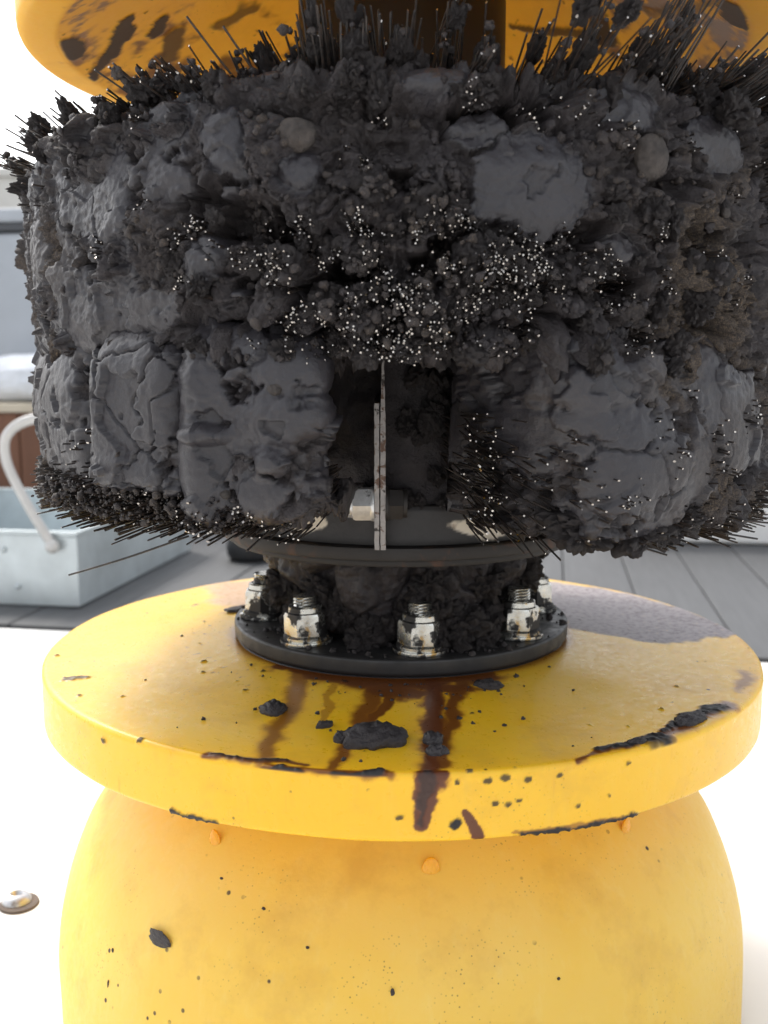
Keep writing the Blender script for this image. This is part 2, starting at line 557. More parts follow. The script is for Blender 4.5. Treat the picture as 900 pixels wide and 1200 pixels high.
bm_obj('pivot_bolt', bm, [M_BAIL], tray, (-.040, -.014, .116), smooth=True)

# brown wooden crate with a sack on top
crate = deck_thing('wooden_crate', 'brown wooden crate with pale rim behind the metal tray', 'crate', -1.15, 1.0, .003)
for i in range(5):
    bm_obj('front_plank', box_bm(-.24 + i * .1, -.24 + i * .1 + .096, 0, .02, 0, .315), [M_WOOD], crate, bevel=.004)
    bm_obj('back_plank', box_bm(-.24 + i * .1, -.24 + i * .1 + .096, .30, .32, 0, .315), [M_WOOD], crate, bevel=.004)
for i in range(3):
    bm_obj('end_plank', box_bm(.237, .257, .022 + i * .093, .022 + i * .093 + .088, 0, .315), [M_WOOD], crate, bevel=.004)
    bm_obj('end_plank', box_bm(-.262, -.242, .022 + i * .093, .022 + i * .093 + .088, 0, .315), [M_WOOD], crate, bevel=.004)
bm_obj('lid_rim', box_bm(-.275, .27, -.012, .332, .317, .342), [M_WOODTOP], crate, bevel=.005)
bm = bmesh.new(); bmesh.ops.create_icosphere(bm, subdivisions=5, radius=1)
pv = np.array([v.co[:] for v in bm.verts])
dv = 1 + .12 * fbm(pv, 1.6, 4, 3)
for v, d in zip(bm.verts, dv):
    v.co = Vector((v.co.x * .26 * d, v.co.y * .14 * d, max(v.co.z, -.75) * .078 * d))
cp = crate.matrix_basis @ Vector((-.02, .16, 0))
sk = bm_obj('cloth_sack', bm, [M_CLOTH], None, (cp.x, cp.y, .344 + .003 + .06), smooth=True)
sk.rotation_euler = (0, 0, YAW)
tag(sk, 'pale white cloth sack lying on the brown crate', 'sack')

# blue grey locker behind the crate
lk = deck_thing('storage_locker', 'blue grey storage locker with dark lid seam behind the crate', 'locker', -1.45, 1.34, -.75)
bm_obj('body', box_bm(-.6, .55, 0, .5, .05, 1.60), [M_LOCKER], lk, bevel=.03, seg=4, smooth=True)
bm_obj('lid_seal', box_bm(-.605, .555, -.006, .506, 1.603, 1.625), [M_LOCKTOP], lk, bevel=.004)
bm_obj('lid', box_bm(-.61, .56, -.012, .512, 1.628, 1.67), [M_LOCKER], lk, bevel=.016, seg=4, smooth=True)
for sx in (-.5, .45):
    bm_obj('foot', box_bm(sx - .04, sx + .04, .05, .45, 0, .048), [M_LOCKTOP], lk)
bm_obj('door_seam', box_bm(-.03, -.022, -.003, -.0005, .1, 1.55), [M_LOCKTOP], lk)
bm_obj('handle', box_bm(.05, .075, -.03, -.004, .7, .95), [M_BAIL], lk, bevel=.006)

# white chest at the far right end of the deck
ch = deck_thing('white_chest', 'white painted chest standing at the far right of the deck', 'chest', .95, 1.02, .003)
bm_obj('body', box_bm(-.55, .5, 0, .2, 0, .16), [M_WHITE], ch, bevel=.015, seg=3, smooth=True)
bm_obj('lid', box_bm(-.56, .51, -.01, .21, .164, .20), [M_WHITE], ch, bevel=.012, seg=3, smooth=True)
bm_obj('latch', box_bm(-.04, .04, -.02, -.011, .13, .19), [M_GALV], ch, bevel=.003)

# small dark round chock on the boards
rb = bpy.data.objects.new('dark_puck', None); COL.objects.link(rb); rb.location = (-.325, 1.60, .0015)
tag(rb, 'small round dark chock lying on the grey boards', 'puck')
lathe_prof = rounded([(.0001, 0), (.05, 0), (.056, .03), (.046, .062), (.0001, .066)], .012)
o = lathe('puck_body', [(r, z - ZO) for r, z in lathe_prof], [M_RUBBER], rb, 32)

# ------------------------------------------------------------------ the cleaning pig
pig = frame('pipeline_pig', 'yellow pipeline cleaning pig with muck caked wire brushes, standing upright on the white plate', 'cleaning pig')

# cup at the bottom
cup_prof = rounded([(.001, -.45), (.2485, -.45), (.2475, -.40), (.2455, -.380), (.2385, -.350), (.2255, -.317), (.207, -.294), (.183, -.271), (.16, -.252), (.12, -.238), (.05, -.2365)], [0, .004] + [.02] * 8 + [0], 5)
cup_prof = densify(cup_prof, .006)
th = np.linspace(-math.pi, math.pi, 360, endpoint=False)
V = lathe_pts(cup_prof, th)
TT = np.repeat(th, len(cup_prof)); ZZ = V[:, 2] - ZO
bare = np.zeros(len(V))
N_ = np.stack([np.sin(TT), -np.cos(TT), 0 * TT], -1)
V = V + N_ * (fbm(V, 9, 3, 5) * .0016)[:, None]
o = build('base_cup', V, gridq(360, len(cup_prof), True), None, [M_CUP], pig, True)

# finger marks: three short drips of clean yellow, and dark dabs of dirt on the cup
def dab(name, th_d, z, R, w, h, t, m, seed, parent, top=False, xy=None, rot=0.0, smear=.3, amp=1.0):
    """flattened crumbly blob lying on a wall (theta,z) or on the disc top (xy)"""
    bm = bmesh.new(); bmesh.ops.create_icosphere(bm, subdivisions=4, radius=1)
    P = np.array([v.co[:] for v in bm.verts]); bm_f = np.array([[v.index for v in f.verts] for f in bm.faces]); bm.free()
    rad = 1 + amp * (.28 * fbm(P * [1, 1, .3], 1.7, 3, seed) + .10 * noise(P, 5, seed + 3))
    Q = P * rad[:, None]
    Q[:, 2] = np.where(Q[:, 2] > 0, Q[:, 2] * (1 + amp * .45 * fbm(P, 3.2, 4, seed + 9)) + amp * .12 * noise(P, 9, seed + 4), np.maximum(Q[:, 2], -.35))
    c, s = math.cos(rot), math.sin(rot)
    a, b = Q[:, 0] * w / 2, Q[:, 1] * h / 2
    a, b = a * c - b * s, a * s + b * c
    n = Q[:, 2] * t
    if top:
        W = np.stack([xy[0] + a, xy[1] + b, z + ZO + n + float(z_top(math.hypot(*xy)))], -1)
    else:
        tt = R_(th_d) + a / R
        rr = R + n
        W = np.stack([np.sin(tt) * rr, -np.cos(tt) * rr, z + ZO + b], -1)
    k = len(W)
    return build(name, W, None, bm_f, [m], parent, True, {'smear': np.full(k, smear), 'dry_lit': np.full(k, .12)})
dab('muck_spatter', -37.9, -.327, .2308, .018, .011, .0012, M_MUCK, 4, pig)
for i, (a, z, R, w, h) in enumerate(((4.2, -.2812, .1918, .0105, .0185), (44.6, -.2825, .1935, .0095, .017), (-35.8, -.2817, .1925, .0090, .018))):
    dab('urethane_drip', a, z, R, w, h, .0020, M_DRIP, 60 + i, pig, amp=.15)
dab('muck_spatter', -1.9, -.3285, .2301, .0022, .0050, .0006, M_MUCK, 70, pig)
dab('muck_spatter', -47.4, -.3473, .2374, .0022, .0030, .0006, M_MUCK, 71, pig)
dab('muck_spatter', -46.8, -.3662, .2424, .0018, .0060, .0006, M_MUCK, 72, pig)
dab('muck_spatter', -22, -.300, .2118, .0022, .0018, .0006, M_MUCK, 73, pig)
dab('muck_spatter', -14, -.312, .2215, .0020, .0016, .0006, M_MUCK, 74, pig)
dab('muck_spatter', 21, -.330, .2307, .0020, .0018, .0006, M_MUCK, 75, pig)
dab('muck_spatter', -31, -.293, .2055, .0025, .0018, .0006, M_MUCK, 76, pig)

def z_top(r): return .0062 * np.clip((.195 - r) / .069, 0, 1)
# guide disc with its stains ------------------------------------------------
def pl_dist(X, pts):
    """distance to polyline and the parameter 0..1 along it"""
    pts = np.array(pts, float)
    best = np.full(len(X), 9.0); par = np.zeros(len(X)); n = len(pts) - 1
    for i in range(n):
        a, b = pts[i], pts[i + 1]; ab = b - a
        t = np.clip(((X - a) @ ab) / (ab @ ab), 0, 1)
        d = np.linalg.norm(X - a - t[:, None] * ab, axis=1)
        m = d < best
        best = np.where(m, d, best); par = np.where(m, (i + t) / n, par)
    return best, par

def stroke(X, P3, pts, w0, w1, amp=.5, f=110, soft=.35, seed=0):
    d, t = pl_dist(X, pts)
    w = (w0 + (w1 - w0) * t) * (1 + amp * fbm(P3, f, 3, seed) + .18 * fbm(P3, f * 4, 2, seed + 5))
    return 1 - sst(1 - soft, 1, d / np.maximum(w, 1e-5))

def inpoly(X, poly):
    poly = np.array(poly); c = np.zeros(len(X), bool); n = len(poly)
    dist = np.full(len(X), 9.0)
    for i in range(n):
        a, b = poly[i], poly[(i + 1) % n]
        cond = ((a[1] > X[:, 1]) != (b[1] > X[:, 1]))
        xi = (b[0] - a[0]) * (X[:, 1] - a[1]) / (b[1] - a[1] + 1e-12) + a[0]
        c ^= cond & (X[:, 0] < xi)
        ab = b - a; t = np.clip(((X - a) @ ab) / (ab @ ab), 0, 1)
        dist = np.minimum(dist, np.linalg.norm(X - a - t[:, None] * ab, axis=1))
    return np.where(c, dist, -dist)

ZT, ZB = -.198, -.2345
prof = rounded([(.05, ZB + .001), (.13, ZB), (.2505, ZB), (.2505, ZT), (.195, ZT), (.126, ZT + .0062), (.05, ZT + .0062)], [0, .002, .003, .0035, .02, .01, 0], 5)
front = [prof[0]]
for a_, b_ in zip(prof[:-1], prof[1:]):
    front += densify([a_, b_], .0008 if min(a_[0], b_[0]) > .2495 else .0012 if a_[1] > ZB + .0005 or b_[1] > ZB + .0005 else .006)[1:]
th = thetas(.18, 2.0, 104)
V = lathe_pts(front, th)
NP = len(front)
TT = np.repeat(th, NP); PR = np.tile(np.array(front), (len(th), 1))
X = V[:, :2]
rr = PR[:, 0]; zz = PR[:, 1]
onrim = (rr > .2475)
istop = zz > ZT - .006
stain = np.zeros(len(V)); tar = np.zeros(len(V)); film = np.zeros(len(V))
XW = X + .0035 * np.stack([fbm(V, 55, 3, 301), fbm(V, 55, 3, 302)], -1)
S = lambda *a, **k: stroke(XW, V, *a, **k) * sst(-.2008, -.1994, zz)
mx = np.maximum
topm = sst(ZT - .0048, ZT - .0036, zz)
P_BAND = [(-.077, -.091), (-.051, -.112), (-.019, -.122), (.018, -.126), (.046, -.112)]
stain = mx(stain, S(P_BAND, .018, .019, .9, 45, .7, 1) * .92)
stain = mx(stain, S([(-.016, -.135), (.006, -.143), (.036, -.133)], .014, .012, .9, 60, .6, 2) * .9)
stain = mx(stain, S([(-.063, -.1), (-.066, -.15), (-.072, -.192), (-.074, -.236)], .013, .0075, .6, 60, .8, 3) * .7)
stain = mx(stain, S([(-.043, -.117), (-.044, -.157), (-.047, -.185)], .004, .003, .7, 120, .5, 4) * .5)
stain = mx(stain, S([(-.014, -.109), (-.021, -.165), (-.031, -.208), (-.037, -.243)], .012, .0055, .6, 70, .8, 5) * .78)
stain = mx(stain, S([(.002, -.117), (-.013, -.165), (-.022, -.185)], .006, .004, .4, 80, .5, 6) * .85)
stain = mx(stain, S([(.018, -.12), (.016, -.165), (.013, -.217), (.010, -.262)], .0135, .009, .5, 60, .7, 7) * .96)
stain = mx(stain, S([(.038, -.120), (.030, -.155), (.021, -.20), (.017, -.24)], .009, .006, .5, 70, .8, 8) * .85)
# dark smears along the front edge
tar = mx(tar, S([(-.102, -.226), (-.086, -.2315), (-.062, -.2365)], .0012, .0030, 1.0, 90, .8, 9) * .9)
stain = mx(stain, S([(-.104, -.2255), (-.086, -.2315), (-.052, -.239)], .0034, .0050, .9, 60, .8, 10) * .9)
tar = mx(tar, S([(-.074, -.2405), (-.045, -.2475), (-.013, -.2500)], .0016, .0028, .8, 60, .5, 12))
stain = mx(stain, S([(-.076, -.2405), (-.05, -.2465), (-.011, -.2500)], .004, .005, .8, 60, .7, 13) * .9)
# right hand smears
tar = mx(tar, S([(.100, -.222), (.118, -.212), (.134, -.203)], .0030, .0085, .8, 55, .55, 14))
tar = mx(tar, S([(.140, -.195), (.156, -.176), (.178, -.156)], .003, .0105, .8, 55, .55, 15))
stain = mx(stain, S([(.085, -.2325), (.112, -.2165), (.137, -.2005), (.160, -.176), (.187, -.150)], .0035, .011, .8, 60, .8, 16) * .9)
stain = mx(stain, S([(.205, -.128), (.219, -.100), (.224, -.085)], .006, .009, .6, 60, .8, 17) * .55)
film = mx(film, S([(.208, -.120), (.219, -.100), (.222, -.090)], .005, .006, .6, 80, .8, 18) * .8)
tar = mx(tar, S([(-.213, -.100), (-.207, -.097)], .006, .0055, .5, 120, .4, 19) * .9)
# purple grey film of dusty oil at the back right, brownish film at the back left
FR = inpoly(X, [(.105, .16), (.146, .20), (.20, .15), (.236, .085), (.2525, .012), (.215, -.012), (.170, -.020), (.142, -.006), (.124, .004)])
film = mx(film, sst(-.004, .004, FR + .012 * fbm(V, 45, 4, 21)) * topm)
FL = inpoly(X, [(-.18, .20), (-.10, .20), (-.11, .06), (-.135, .05), (-.158, .11)])
film = mx(film, sst(-.006, .012, FL + .012 * fbm(V, 45, 3, 22)) * topm * .75)
stain = mx(stain, sst(-.004, .012, FL + .010 * fbm(V, 60, 3, 23)) * topm * .3)
# ring of grime close under the flange, scattered crumbs of dirt on the left of the top
rad = np.hypot(X[:, 0], X[:, 1])
stain = mx(stain, (1 - sst(.119, .130 + .005 * fbm(V, 30, 2, 24), rad)) * topm * .7)
crumb = sst(.50, .62, fbm(V, 240, 3, 25)) * sst(.185, .14, rad) * sst(-.02, -.05, X[:, 0]) * topm
stain = mx(stain, crumb * .75)
crumb = sst(.92, 1.0, noise(V, 150, 26) * 1.1 + .25 * noise(V, 40, 27))
tar = mx(tar, crumb * .9)
# marks on the rim, in angle and height
TH_ = np.degrees((TT + math.pi) % (2 * math.pi) - math.pi)
U = np.stack([np.radians(TH_) * .25, zz], -1)
def rimstroke(pts, w0, w1, **k):
    p = [(R_(a) * .25, z) for a, z in pts]
    return stroke(U, V, p, w0, w1, **k) * onrim
stain = mx(stain, rimstroke([(2.6, -.196), (2.0, -.206), (1.7, -.2155), (1.4, -.2245)], .0095, .0045, amp=.5, f=90, soft=.35, seed=31) * .97)
tar = mx(tar, rimstroke([(2.2, -.200), (1.7, -.212), (1.3, -.223)], .0042, .0025, amp=1.1, f=170, soft=.5, seed=32) * .7)
stain = mx(stain, rimstroke([(6.4, -.219), (7.3, -.225), (8.0, -.2325)], .0022, .0042, amp=.6, f=120, seed=33) * .95)
tar = mx(tar, rimstroke([(5.2, -.2255), (5.5, -.224)], .0032, .0028, amp=.4, f=150, seed=34))
for (a, z, w) in ((8.7, -.2035, .0022), (10.9, -.2025, .0022), (13.6, -.2042, .0017), (2.0, -.1985, .0012), (6.8, -.1985, .0015), (17.5, -.204, .0014), (9.7, -.2155, .0014), (11.3, -.2165, .0016), (12.6, -.215, .0013), (-1.2, -.221, .0015), (20, -.222, .0012), (-42, -.206, .002), (-35, -.199, .0016), (27, -.204, .001)):
    tar = mx(tar, rimstroke([(a, z), (a + .35, z + .0003)], w, w * .8, amp=.6, f=260, seed=int(a * 7) + 60) * .9)
tar = mx(tar, rimstroke([(13, -.2325), (20, -.2335), (29, -.2338)], .0011, .0022, amp=1.2, f=130, seed=41))
tar = mx(tar, rimstroke([(-29.5, -.2335), (-27, -.2335), (-23, -.2340)], .0022, .0015, amp=1.3, f=200, seed=42))
stain = mx(stain, rimstroke([(12, -.2315), (19, -.2330), (26, -.2340)], .0015, .0032, amp=.8, f=100, seed=43) * .6)
stain = mx(stain, rimstroke([(-18, -.1975), (-9, -.1985), (-2, -.199)], .0028, .0045, amp=1.0, f=120, soft=.9, seed=44) * .75)
stain = mx(stain, sst(.52, .75, fbm(np.stack([U[:, 0], 0 * U[:, 0], U[:, 1] * .12], -1), 170, 3, 45)) * onrim * .22)
Nn = normals(V.reshape(len(th), NP, 3)).reshape(-1, 3)
if (Nn[NP // 2] @ (V[NP // 2] * [1, 1, 0])) < 0: Nn = -Nn
V2 = V + Nn * (tar * (.0006 + .0009 * sst(-.2, .6, fbm(V, 300, 3, 50))))[:, None]
V2 += Nn * (fbm(V, 14, 2, 51) * .0005)[:, None]
build('guide_disc', V2, gridq(len(th), NP, True), None, [M_DISC], pig, True, {'stain': stain, 'tar': tar, 'film': film})

# lumps of muck that lie on the disc
dab('mud_clod', 0, ZT + .001, 0, .034, .027, .0075, M_MUCK, 21, pig, True, (-.0165, -.2065), .25)
dab('mud_clod', 0, ZT + .0005, 0, .010, .008, .005, M_MUCK, 22, pig, True, (-.034, -.207), .2)
dab('mud_clod', 0, ZT + .0005, 0, .015, .016, .0045, M_MUCK, 23, pig, True, (-.0755, -.163), .5)
dab('mud_clod', 0, ZT + .0005, 0, .018, .012, .0035, M_MUCK, 24, pig, True, (.051, -.130), -.3)
dab('mud_clod', 0, ZT + .0005, 0, .011, .013, .0045, M_MUCK, 25, pig, True, (.0135, -.208), .2, .8)
dab('mud_clod', 0, ZT + .0005, 0, .012, .009, .0040, M_MUCK, 26, pig, True, (.0150, -.224), .1, .8)
dab('mud_clod', 0, ZT + .0005, 0, .010, .006, .003, M_MUCK, 27, pig, True, (-.045, -.187), .4)
dab('mud_clod', 0, ZT + .0005, 0, .034, .014, .003, M_MUCK, 28, pig, True, (-.120, .058), .1)
dab('mud_clod', 0, ZT + .0005, 0, .026, .013, .003, M_MUCK, 29, pig, True, (.160, -.176), .75)
dab('mud_clod', 0, ZT + .0005, 0, .012, .007, .002, M_MUCK, 30, pig, True, (.122, -.210), .4)

# flange with its ring of bolts ---------------------------------------------
FZ, FB = -.1797, -.1913
lathe('flange', rounded([(.04, FB), (.1185, FB), (.1205, FB + .002), (.1205, FZ), (.05, FZ)], .002, 4), [M_BLACKSTEEL], pig, 160)
lathe('gasket', rounded([(.05, FB - .0012), (.1190, FB - .0012), (.1186, FB - .0002), (.06, FB - .0002)], .0003, 2), [M_RUBBER], pig, 128)
lathe('neck_tube', [(.073, FZ), (.073, -.115)], [M_RUSTSTEEL], pig, 64)
def hex_nut(af, h, flange_r, flange_h):
    """flanged hex nut with a chamfered top and a raised collar"""
    bm = bmesh.new()
    r = af / math.sqrt(3)
    rings = []
    def ring(rad, z, n=24, hexy=1.0):
        out = []
        for k in range(n):
            t = 2 * math.pi * k / n
            tt = (t + math.pi / 6) % (math.pi / 3) - math.pi / 6
            rh = (af / 2) / math.cos(tt)
            out.append(bm.verts.new((math.cos(t) * (rad * (1 - hexy) + min(rh, 9) * hexy * rad / r), math.sin(t) * (rad * (1 - hexy) + rh * hexy * rad / r), z)))
        return out
    rings = [ring(flange_r, 0, hexy=0), ring(flange_r, flange_h, hexy=0), ring(r, flange_h + .0012, hexy=.96), ring(r, h * .72, hexy=1), ring(r * .93, h * .80, hexy=.5), ring(r * .80, h * .83, hexy=0), ring(r * .78, h * .97, hexy=0), ring(r * .70, h, hexy=0), ring(.0085, h, hexy=0), ring(.0083, h - .003, hexy=0)]
    for a, b in zip(rings[:-1], rings[1:]):
        for k in range(24): bm.faces.new((a[k], a[(k + 1) % 24], b[(k + 1) % 24], b[k]))
    bm.faces.new(rings[-1]); bm.faces.new(rings[0][::-1])
    return bm
def thread_bm(r, h, pitch=.002):
    bm = bmesh.new(); n = 20; rings = []
    m = int(h / pitch * 4)
    for i in range(m + 1):
        z = h * i / m
        rings.append([bm.verts.new((math.cos(2 * math.pi * k / n) * (r - .0007 * (.5 + .5 * math.cos(2 * math.pi * (z / pitch - k / n)))), math.sin(2 * math.pi * k / n) * (r - .0007 * (.5 + .5 * math.cos(2 * math.pi * (z / pitch - k / n)))), z)) for k in range(n)])
    for a, b in zip(rings[:-1], rings[1:]):
        for k in range(n): bm.faces.new((a[k], a[(k + 1) % n], b[(k + 1) % n], b[k]))
    bm.faces.new(rings[-1])
    return bm
nut0 = bm_obj('nut', hex_nut(.0245, .0225, .0150, .0024), [M_ZINC], pig, smooth=True)
bm = bmesh.new(); bmesh.ops.create_cone(bm, cap_ends=True, segments=32, radius1=.0172, radius2=.0172, depth=.0022)
wash0 = bm_obj('washer', bm, [M_ZINC], nut0, (0, 0, -.0009), bevel=.0005, smooth=True)
stud0 = bm_obj('stud', thread_bm(.0078, .016), [M_ZINC], nut0, (0, 0, .0145), smooth=True)
RB = .0995
for k in range(8):
    a = R_(-39.5 + 45.5 * k if k < 6 else -39.5 + 45 * k)
    if k == 0: n_, w_i, s_i = nut0, wash0, stud0
    else:
        n_, w_i, s_i = nut0.copy(), wash0.copy(), stud0.copy()
        for q in (n_, w_i, s_i): COL.objects.link(q)
        n_.parent = pig; w_i.parent = n_; s_i.parent = n_
    n_.location = (math.sin(a) * RB, -math.cos(a) * RB, FZ + ZO + .0022)
    n_.rotation_euler = (random.uniform(-.03, .03), random.uniform(-.03, .03), random.uniform(0, 6))
    s_i.location.z = .0145 - random.choice([0, .001, .002, .003])

# muck packed round the neck
def neck():
    th = np.linspace(-math.pi, math.pi, 420, endpoint=False)
    prof = densify([(.074, FZ - .0005), (.080, FZ + .001), (.083, -.160), (.088, -.14), (.090, -.118), (.075, -.114)], .0012)
    V = lathe_pts(prof, th)
    T = np.repeat(th, len(prof))
    N = np.stack([np.sin(T), -np.cos(T), 0 * T], -1)
    W = V + .004 * np.stack([noise(V, 60, 1), noise(V, 60, 2), noise(V, 60, 3)], -1)
    f1, f2, cid = worley(W * [1, 1, .8], 1 / .030, 5)
    d = .014 * (1 - f1 ** 2) * (.4 + .9 * cid) + .006 * fbm(W, 60, 3, 8) + .0015 * fbm(W, 350, 3, 9)
    d -= .004 * sst(.08, 0, f2 - f1)
    z = (V[:, 2] - ZO - FZ) / .068
    d *= sst(-.02, .12, z)
    # bolt recesses: keep the nuts clear
    for k in range(8):
        a = R_(-39.5 + 45.5 * k if k < 6 else -39.5 + 45 * k)
        da = (T - a + math.pi) % (2 * math.pi) - math.pi
        d = d - (.013 * np.exp(-(da / .15) ** 2) * sst(.75, .3, z))
    V = V + N * d[:, None]
    sm = sst(.0, .5, fbm(W, 40, 3, 30)) * .6
    build('neck_muck', V, gridq(420, len(prof), True), None, [M_MUCK], pig, True, {'smear': sm, 'dry_lit': 0 * sm})
neck()
# two bigger lumps between the nuts
def lump_shape(seed, sub):
    bm = bmesh.new(); bmesh.ops.create_icosphere(bm, subdivisions=sub, radius=1)
    P = np.array([v.co[:] for v in bm.verts]); F = np.array([[v.index for v in f.verts] for f in bm.faces]); bm.free()
    W = P + .35 * np.stack([fbm(P, 1.6, 2, seed + 1), fbm(P, 1.6, 2, seed + 2), fbm(P, 1.6, 2, seed + 3)], -1)
    d = .72 + .45 * fbm(P, 1.0, 3, seed)
    f1, f2, cid = worley(W, 2.2, seed)
    d += .42 * (1 - f1 ** 2) * (cid - .25) - .16 * sst(.14, 0, f2 - f1)
    g1, g2, gid = worley(W, 5.2, seed + 5)
    d += .17 * (1 - g1) * gid
    d += .16 * fbm(P, 4.5, 4, seed + 7, .65)
    return P * np.clip(d, .3, 1.5)[:, None], F, P
def lump_mesh(seed, sub=4):
    Q, F, P = lump_shape(seed, sub)
    me_o = build('muck_lump', Q, None, F, [M_MUCK], None, True, {'smear': sst(.1, .7, fbm(P, 1.5, 2, seed + 30)) * .45, 'dry_lit': np.full(len(P), .15)})
    me = me_o.data; bpy.data.objects.remove(me_o)
    return me
LUMPS = [lump_mesh(100 + 7 * i, 5 if i < 6 else 4) for i in range(14)]
CRUMBS = [lump_shape(500 + i * 5, 2)[:2] for i in range(8)]
def crumb_part(pos, size, seed=0, dry_lit=.2):
    """many tiny crumbs, one part"""
    g = np.random.default_rng(seed)
    VV, FF, off = [], [], 0
    for p, s in zip(pos, size):
        Q, F = CRUMBS[int(g.integers(0, len(CRUMBS)))]
        a = Euler(g.uniform(0, 6.28, 3)).to_matrix()
        VV.append((Q * g.uniform(.7, 1.25, 3) * s) @ np.array(a).T + p); FF.append(F + off); off += len(Q)
    V = np.concatenate(VV); F = np.concatenate(FF)
    o = build('muck_crumbs', V, None, F, [M_MUCK], pig, True, {'smear': np.zeros(len(V)), 'dry_lit': np.clip(dry_lit + .6 * fbm(V, 25, 2, 5), 0, 1)})
    return tag(o, kind='stuff')
def put_lump(me, th_d, z, R, s, name='muck_lump', sq=(1, 1, 1), spin=None):
    o = link(name, me, pig)
    t = R_(th_d)
    o.location = (math.sin(t) * R, -math.cos(t) * R, z + ZO)
    o.rotation_euler = (random.uniform(0, 6.28), random.uniform(0, 6.28), random.uniform(0, 6.28)) if spin is None else spin
    o.scale = (s * sq[0], s * sq[1], s * sq[2])
    return o
for (a, z, R, s) in ((14, -.158, .093, .017), (24, -.168, .094, .016), (-14, -.170, .088, .014), (-62, -.150, .090, .015), (-38, -.146, .088, .013), (66, -.140, .090, .016), (80, -.130, .092, .014), (10, -.141, .092, .015), (36, -.140, .092, .014)):
    put_lump(random.choice(LUMPS[:4]), a, z, R, s)

for (a, z, R, s) in ((-16, -.176, .094, .014), (-8, -.168, .086, .013), (20, -.172, .094, .017), (31, -.176, .097, .016), (38, -.166, .090, .013), (-52, -.166, .088, .014), (-28, -.160, .086, .013), (56, -.158, .086, .014), (-70, -.160, .086, .013), (1, -.160, .084, .012), (13, -.178, .102, .008)):
    put_lump(random.choice(LUMPS[:6]), a, z, R, s)
# backing plate, spacer, hub
lathe('backing_plate', rounded([(.05, -.1165), (.1285, -.1165), (.1285, -.1085), (.05, -.1085)], .0012, 3), [M_RUSTSTEEL], pig, 160)
lathe('backing_plate', rounded([(.05, -.1215), (.1215, -.1215), (.1215, -.1172), (.05, -.1172)], .0010, 3), [M_RUSTSTEEL], pig, 160)
def spacer():
    th = np.linspace(-math.pi, math.pi, 720, endpoint=False)
    prof = densify([(.1212, -.108), (.1207, -.087), (.1195, -.084), (.10, -.083)], .0012)
    V = lathe_pts(prof, th); T = np.degrees(np.repeat(th, len(prof))); z = V[:, 2] - ZO
    nz = fbm(V, 90, 3, 3)
    m = np.zeros(len(V))
    for (c, w, zc, h) in ((-31, 8, -.0945, .010), (28, 15, -.097, .009)):
        dd = np.sqrt(((T - c) / w) ** 2 + ((z - zc) / h) ** 2)
        m = np.maximum(m, 1 - sst(.80, .92, dd + .4 * nz))
    build('spacer_ring', V, gridq(720, len(prof), True), None, [M_SPACER], pig, True, {'bare': m})
spacer()
def hub():
    th = np.linspace(-math.pi, math.pi, 540, endpoint=False)
    prof = densify([(.06, -.1083), (.1175, -.1075), (.1185, -.09), (.112, -.07), (.108, .0), (.112, .10), (.06, .105)], .0022)
    V = lathe_pts(prof, th)
    N = np.stack([np.sin(np.repeat(th, len(prof))), -np.cos(np.repeat(th, len(prof))), np.zeros(len(V))], -1)
    V = V + N * (.0045 * fbm(V, 40, 4, 4) + .005 * fbm(V, 14, 2, 6) * sst(-.09, -.06, V[:, 2] - ZO))[:, None]
    sm = sst(.1, .5, fbm(V, 30, 2, 5)) * .2
    build('hub_drum', V, gridq(540, len(prof), True), None, [M_MUCK], pig, True, {'smear': sm, 'dry_lit': sm * 0})
hub()
# the two bracket strips seen edge-on in the gap, with the bolt through them
def strip(x0, x1, y0, y1, z0, z1, m, rough, seed, taper=0.0):
    n = 60
    zs = np.linspace(z0, z1, n)
    V = []
    for i, z in enumerate(zs):
        p = np.array([[0., 0., z]])
        j = [float(noise(p + q, 220, seed)[0]) * rough for q in (0, 3, 6)]
        tp = 1 - taper * max(0, (i / (n - 1) - .62) / .38)
        xm = (x0 + x1) / 2
        for (xx, yy) in ((x0, y0), (x1, y0), (x1, y1), (x0, y1)):
            V.append((xm + (xx - xm) * tp + j[0], yy + (j[1] if yy == y0 else 0), z + ZO))
    q = []
    for i in range(n - 1):
        for k in range(4): q.append([i * 4 + k, i * 4 + (k + 1) % 4, i * 4 + 4 + (k + 1) % 4, i * 4 + 4 + k])
    q += [[3, 2, 1, 0], [(n - 1) * 4 + k for k in range(4)]]
    return build('bracket_strip', V, q, None, [m], pig, False)
strip(-.0178, -.0150, -.136, -.105, -.1080, -.022, M_EDGE, .0003, 3)
strip(-.0143, -.0113, -.136, -.100, -.1080, .0110, M_EDGE, .0004, 5, .75)
bn = bm_obj('bracket_nut', hex_nut(.0185, .0155, .0105, .0012), [make_metal('bright_zinc_nut', (.78, .78, .78), .35, .55, (.60, .66), (.02, .018, .017), 90)], pig, (-.0180, -.128, -.0815 + ZO), smooth=True)
bn.rotation_euler = (0, -math.pi / 2, 0)
bh = bm_obj('bracket_bolt', hex_nut(.0175, .0125, .0105, .001), [M_RUSTSTEEL], pig, (-.0110, -.128, -.0815 + ZO), smooth=True)
bh.rotation_euler = (0, math.pi / 2, 0)
# ------------------------------------------------------------------ brush rings caked with muck
def patch(T, Z, c, zc, w, h, nz, soft=.10, rot=0.0):
    a = (T - c) / w; b = (Z - zc) / h
    if rot:
        cc, ss = math.cos(rot), math.sin(rot); a, b = a * cc - b * ss, a * ss + b * cc
    d = (np.abs(a) ** 2.6 + np.abs(b) ** 2.6) ** (1 / 2.6)
    return 1 - sst(1 - soft, 1 + soft, d + nz)

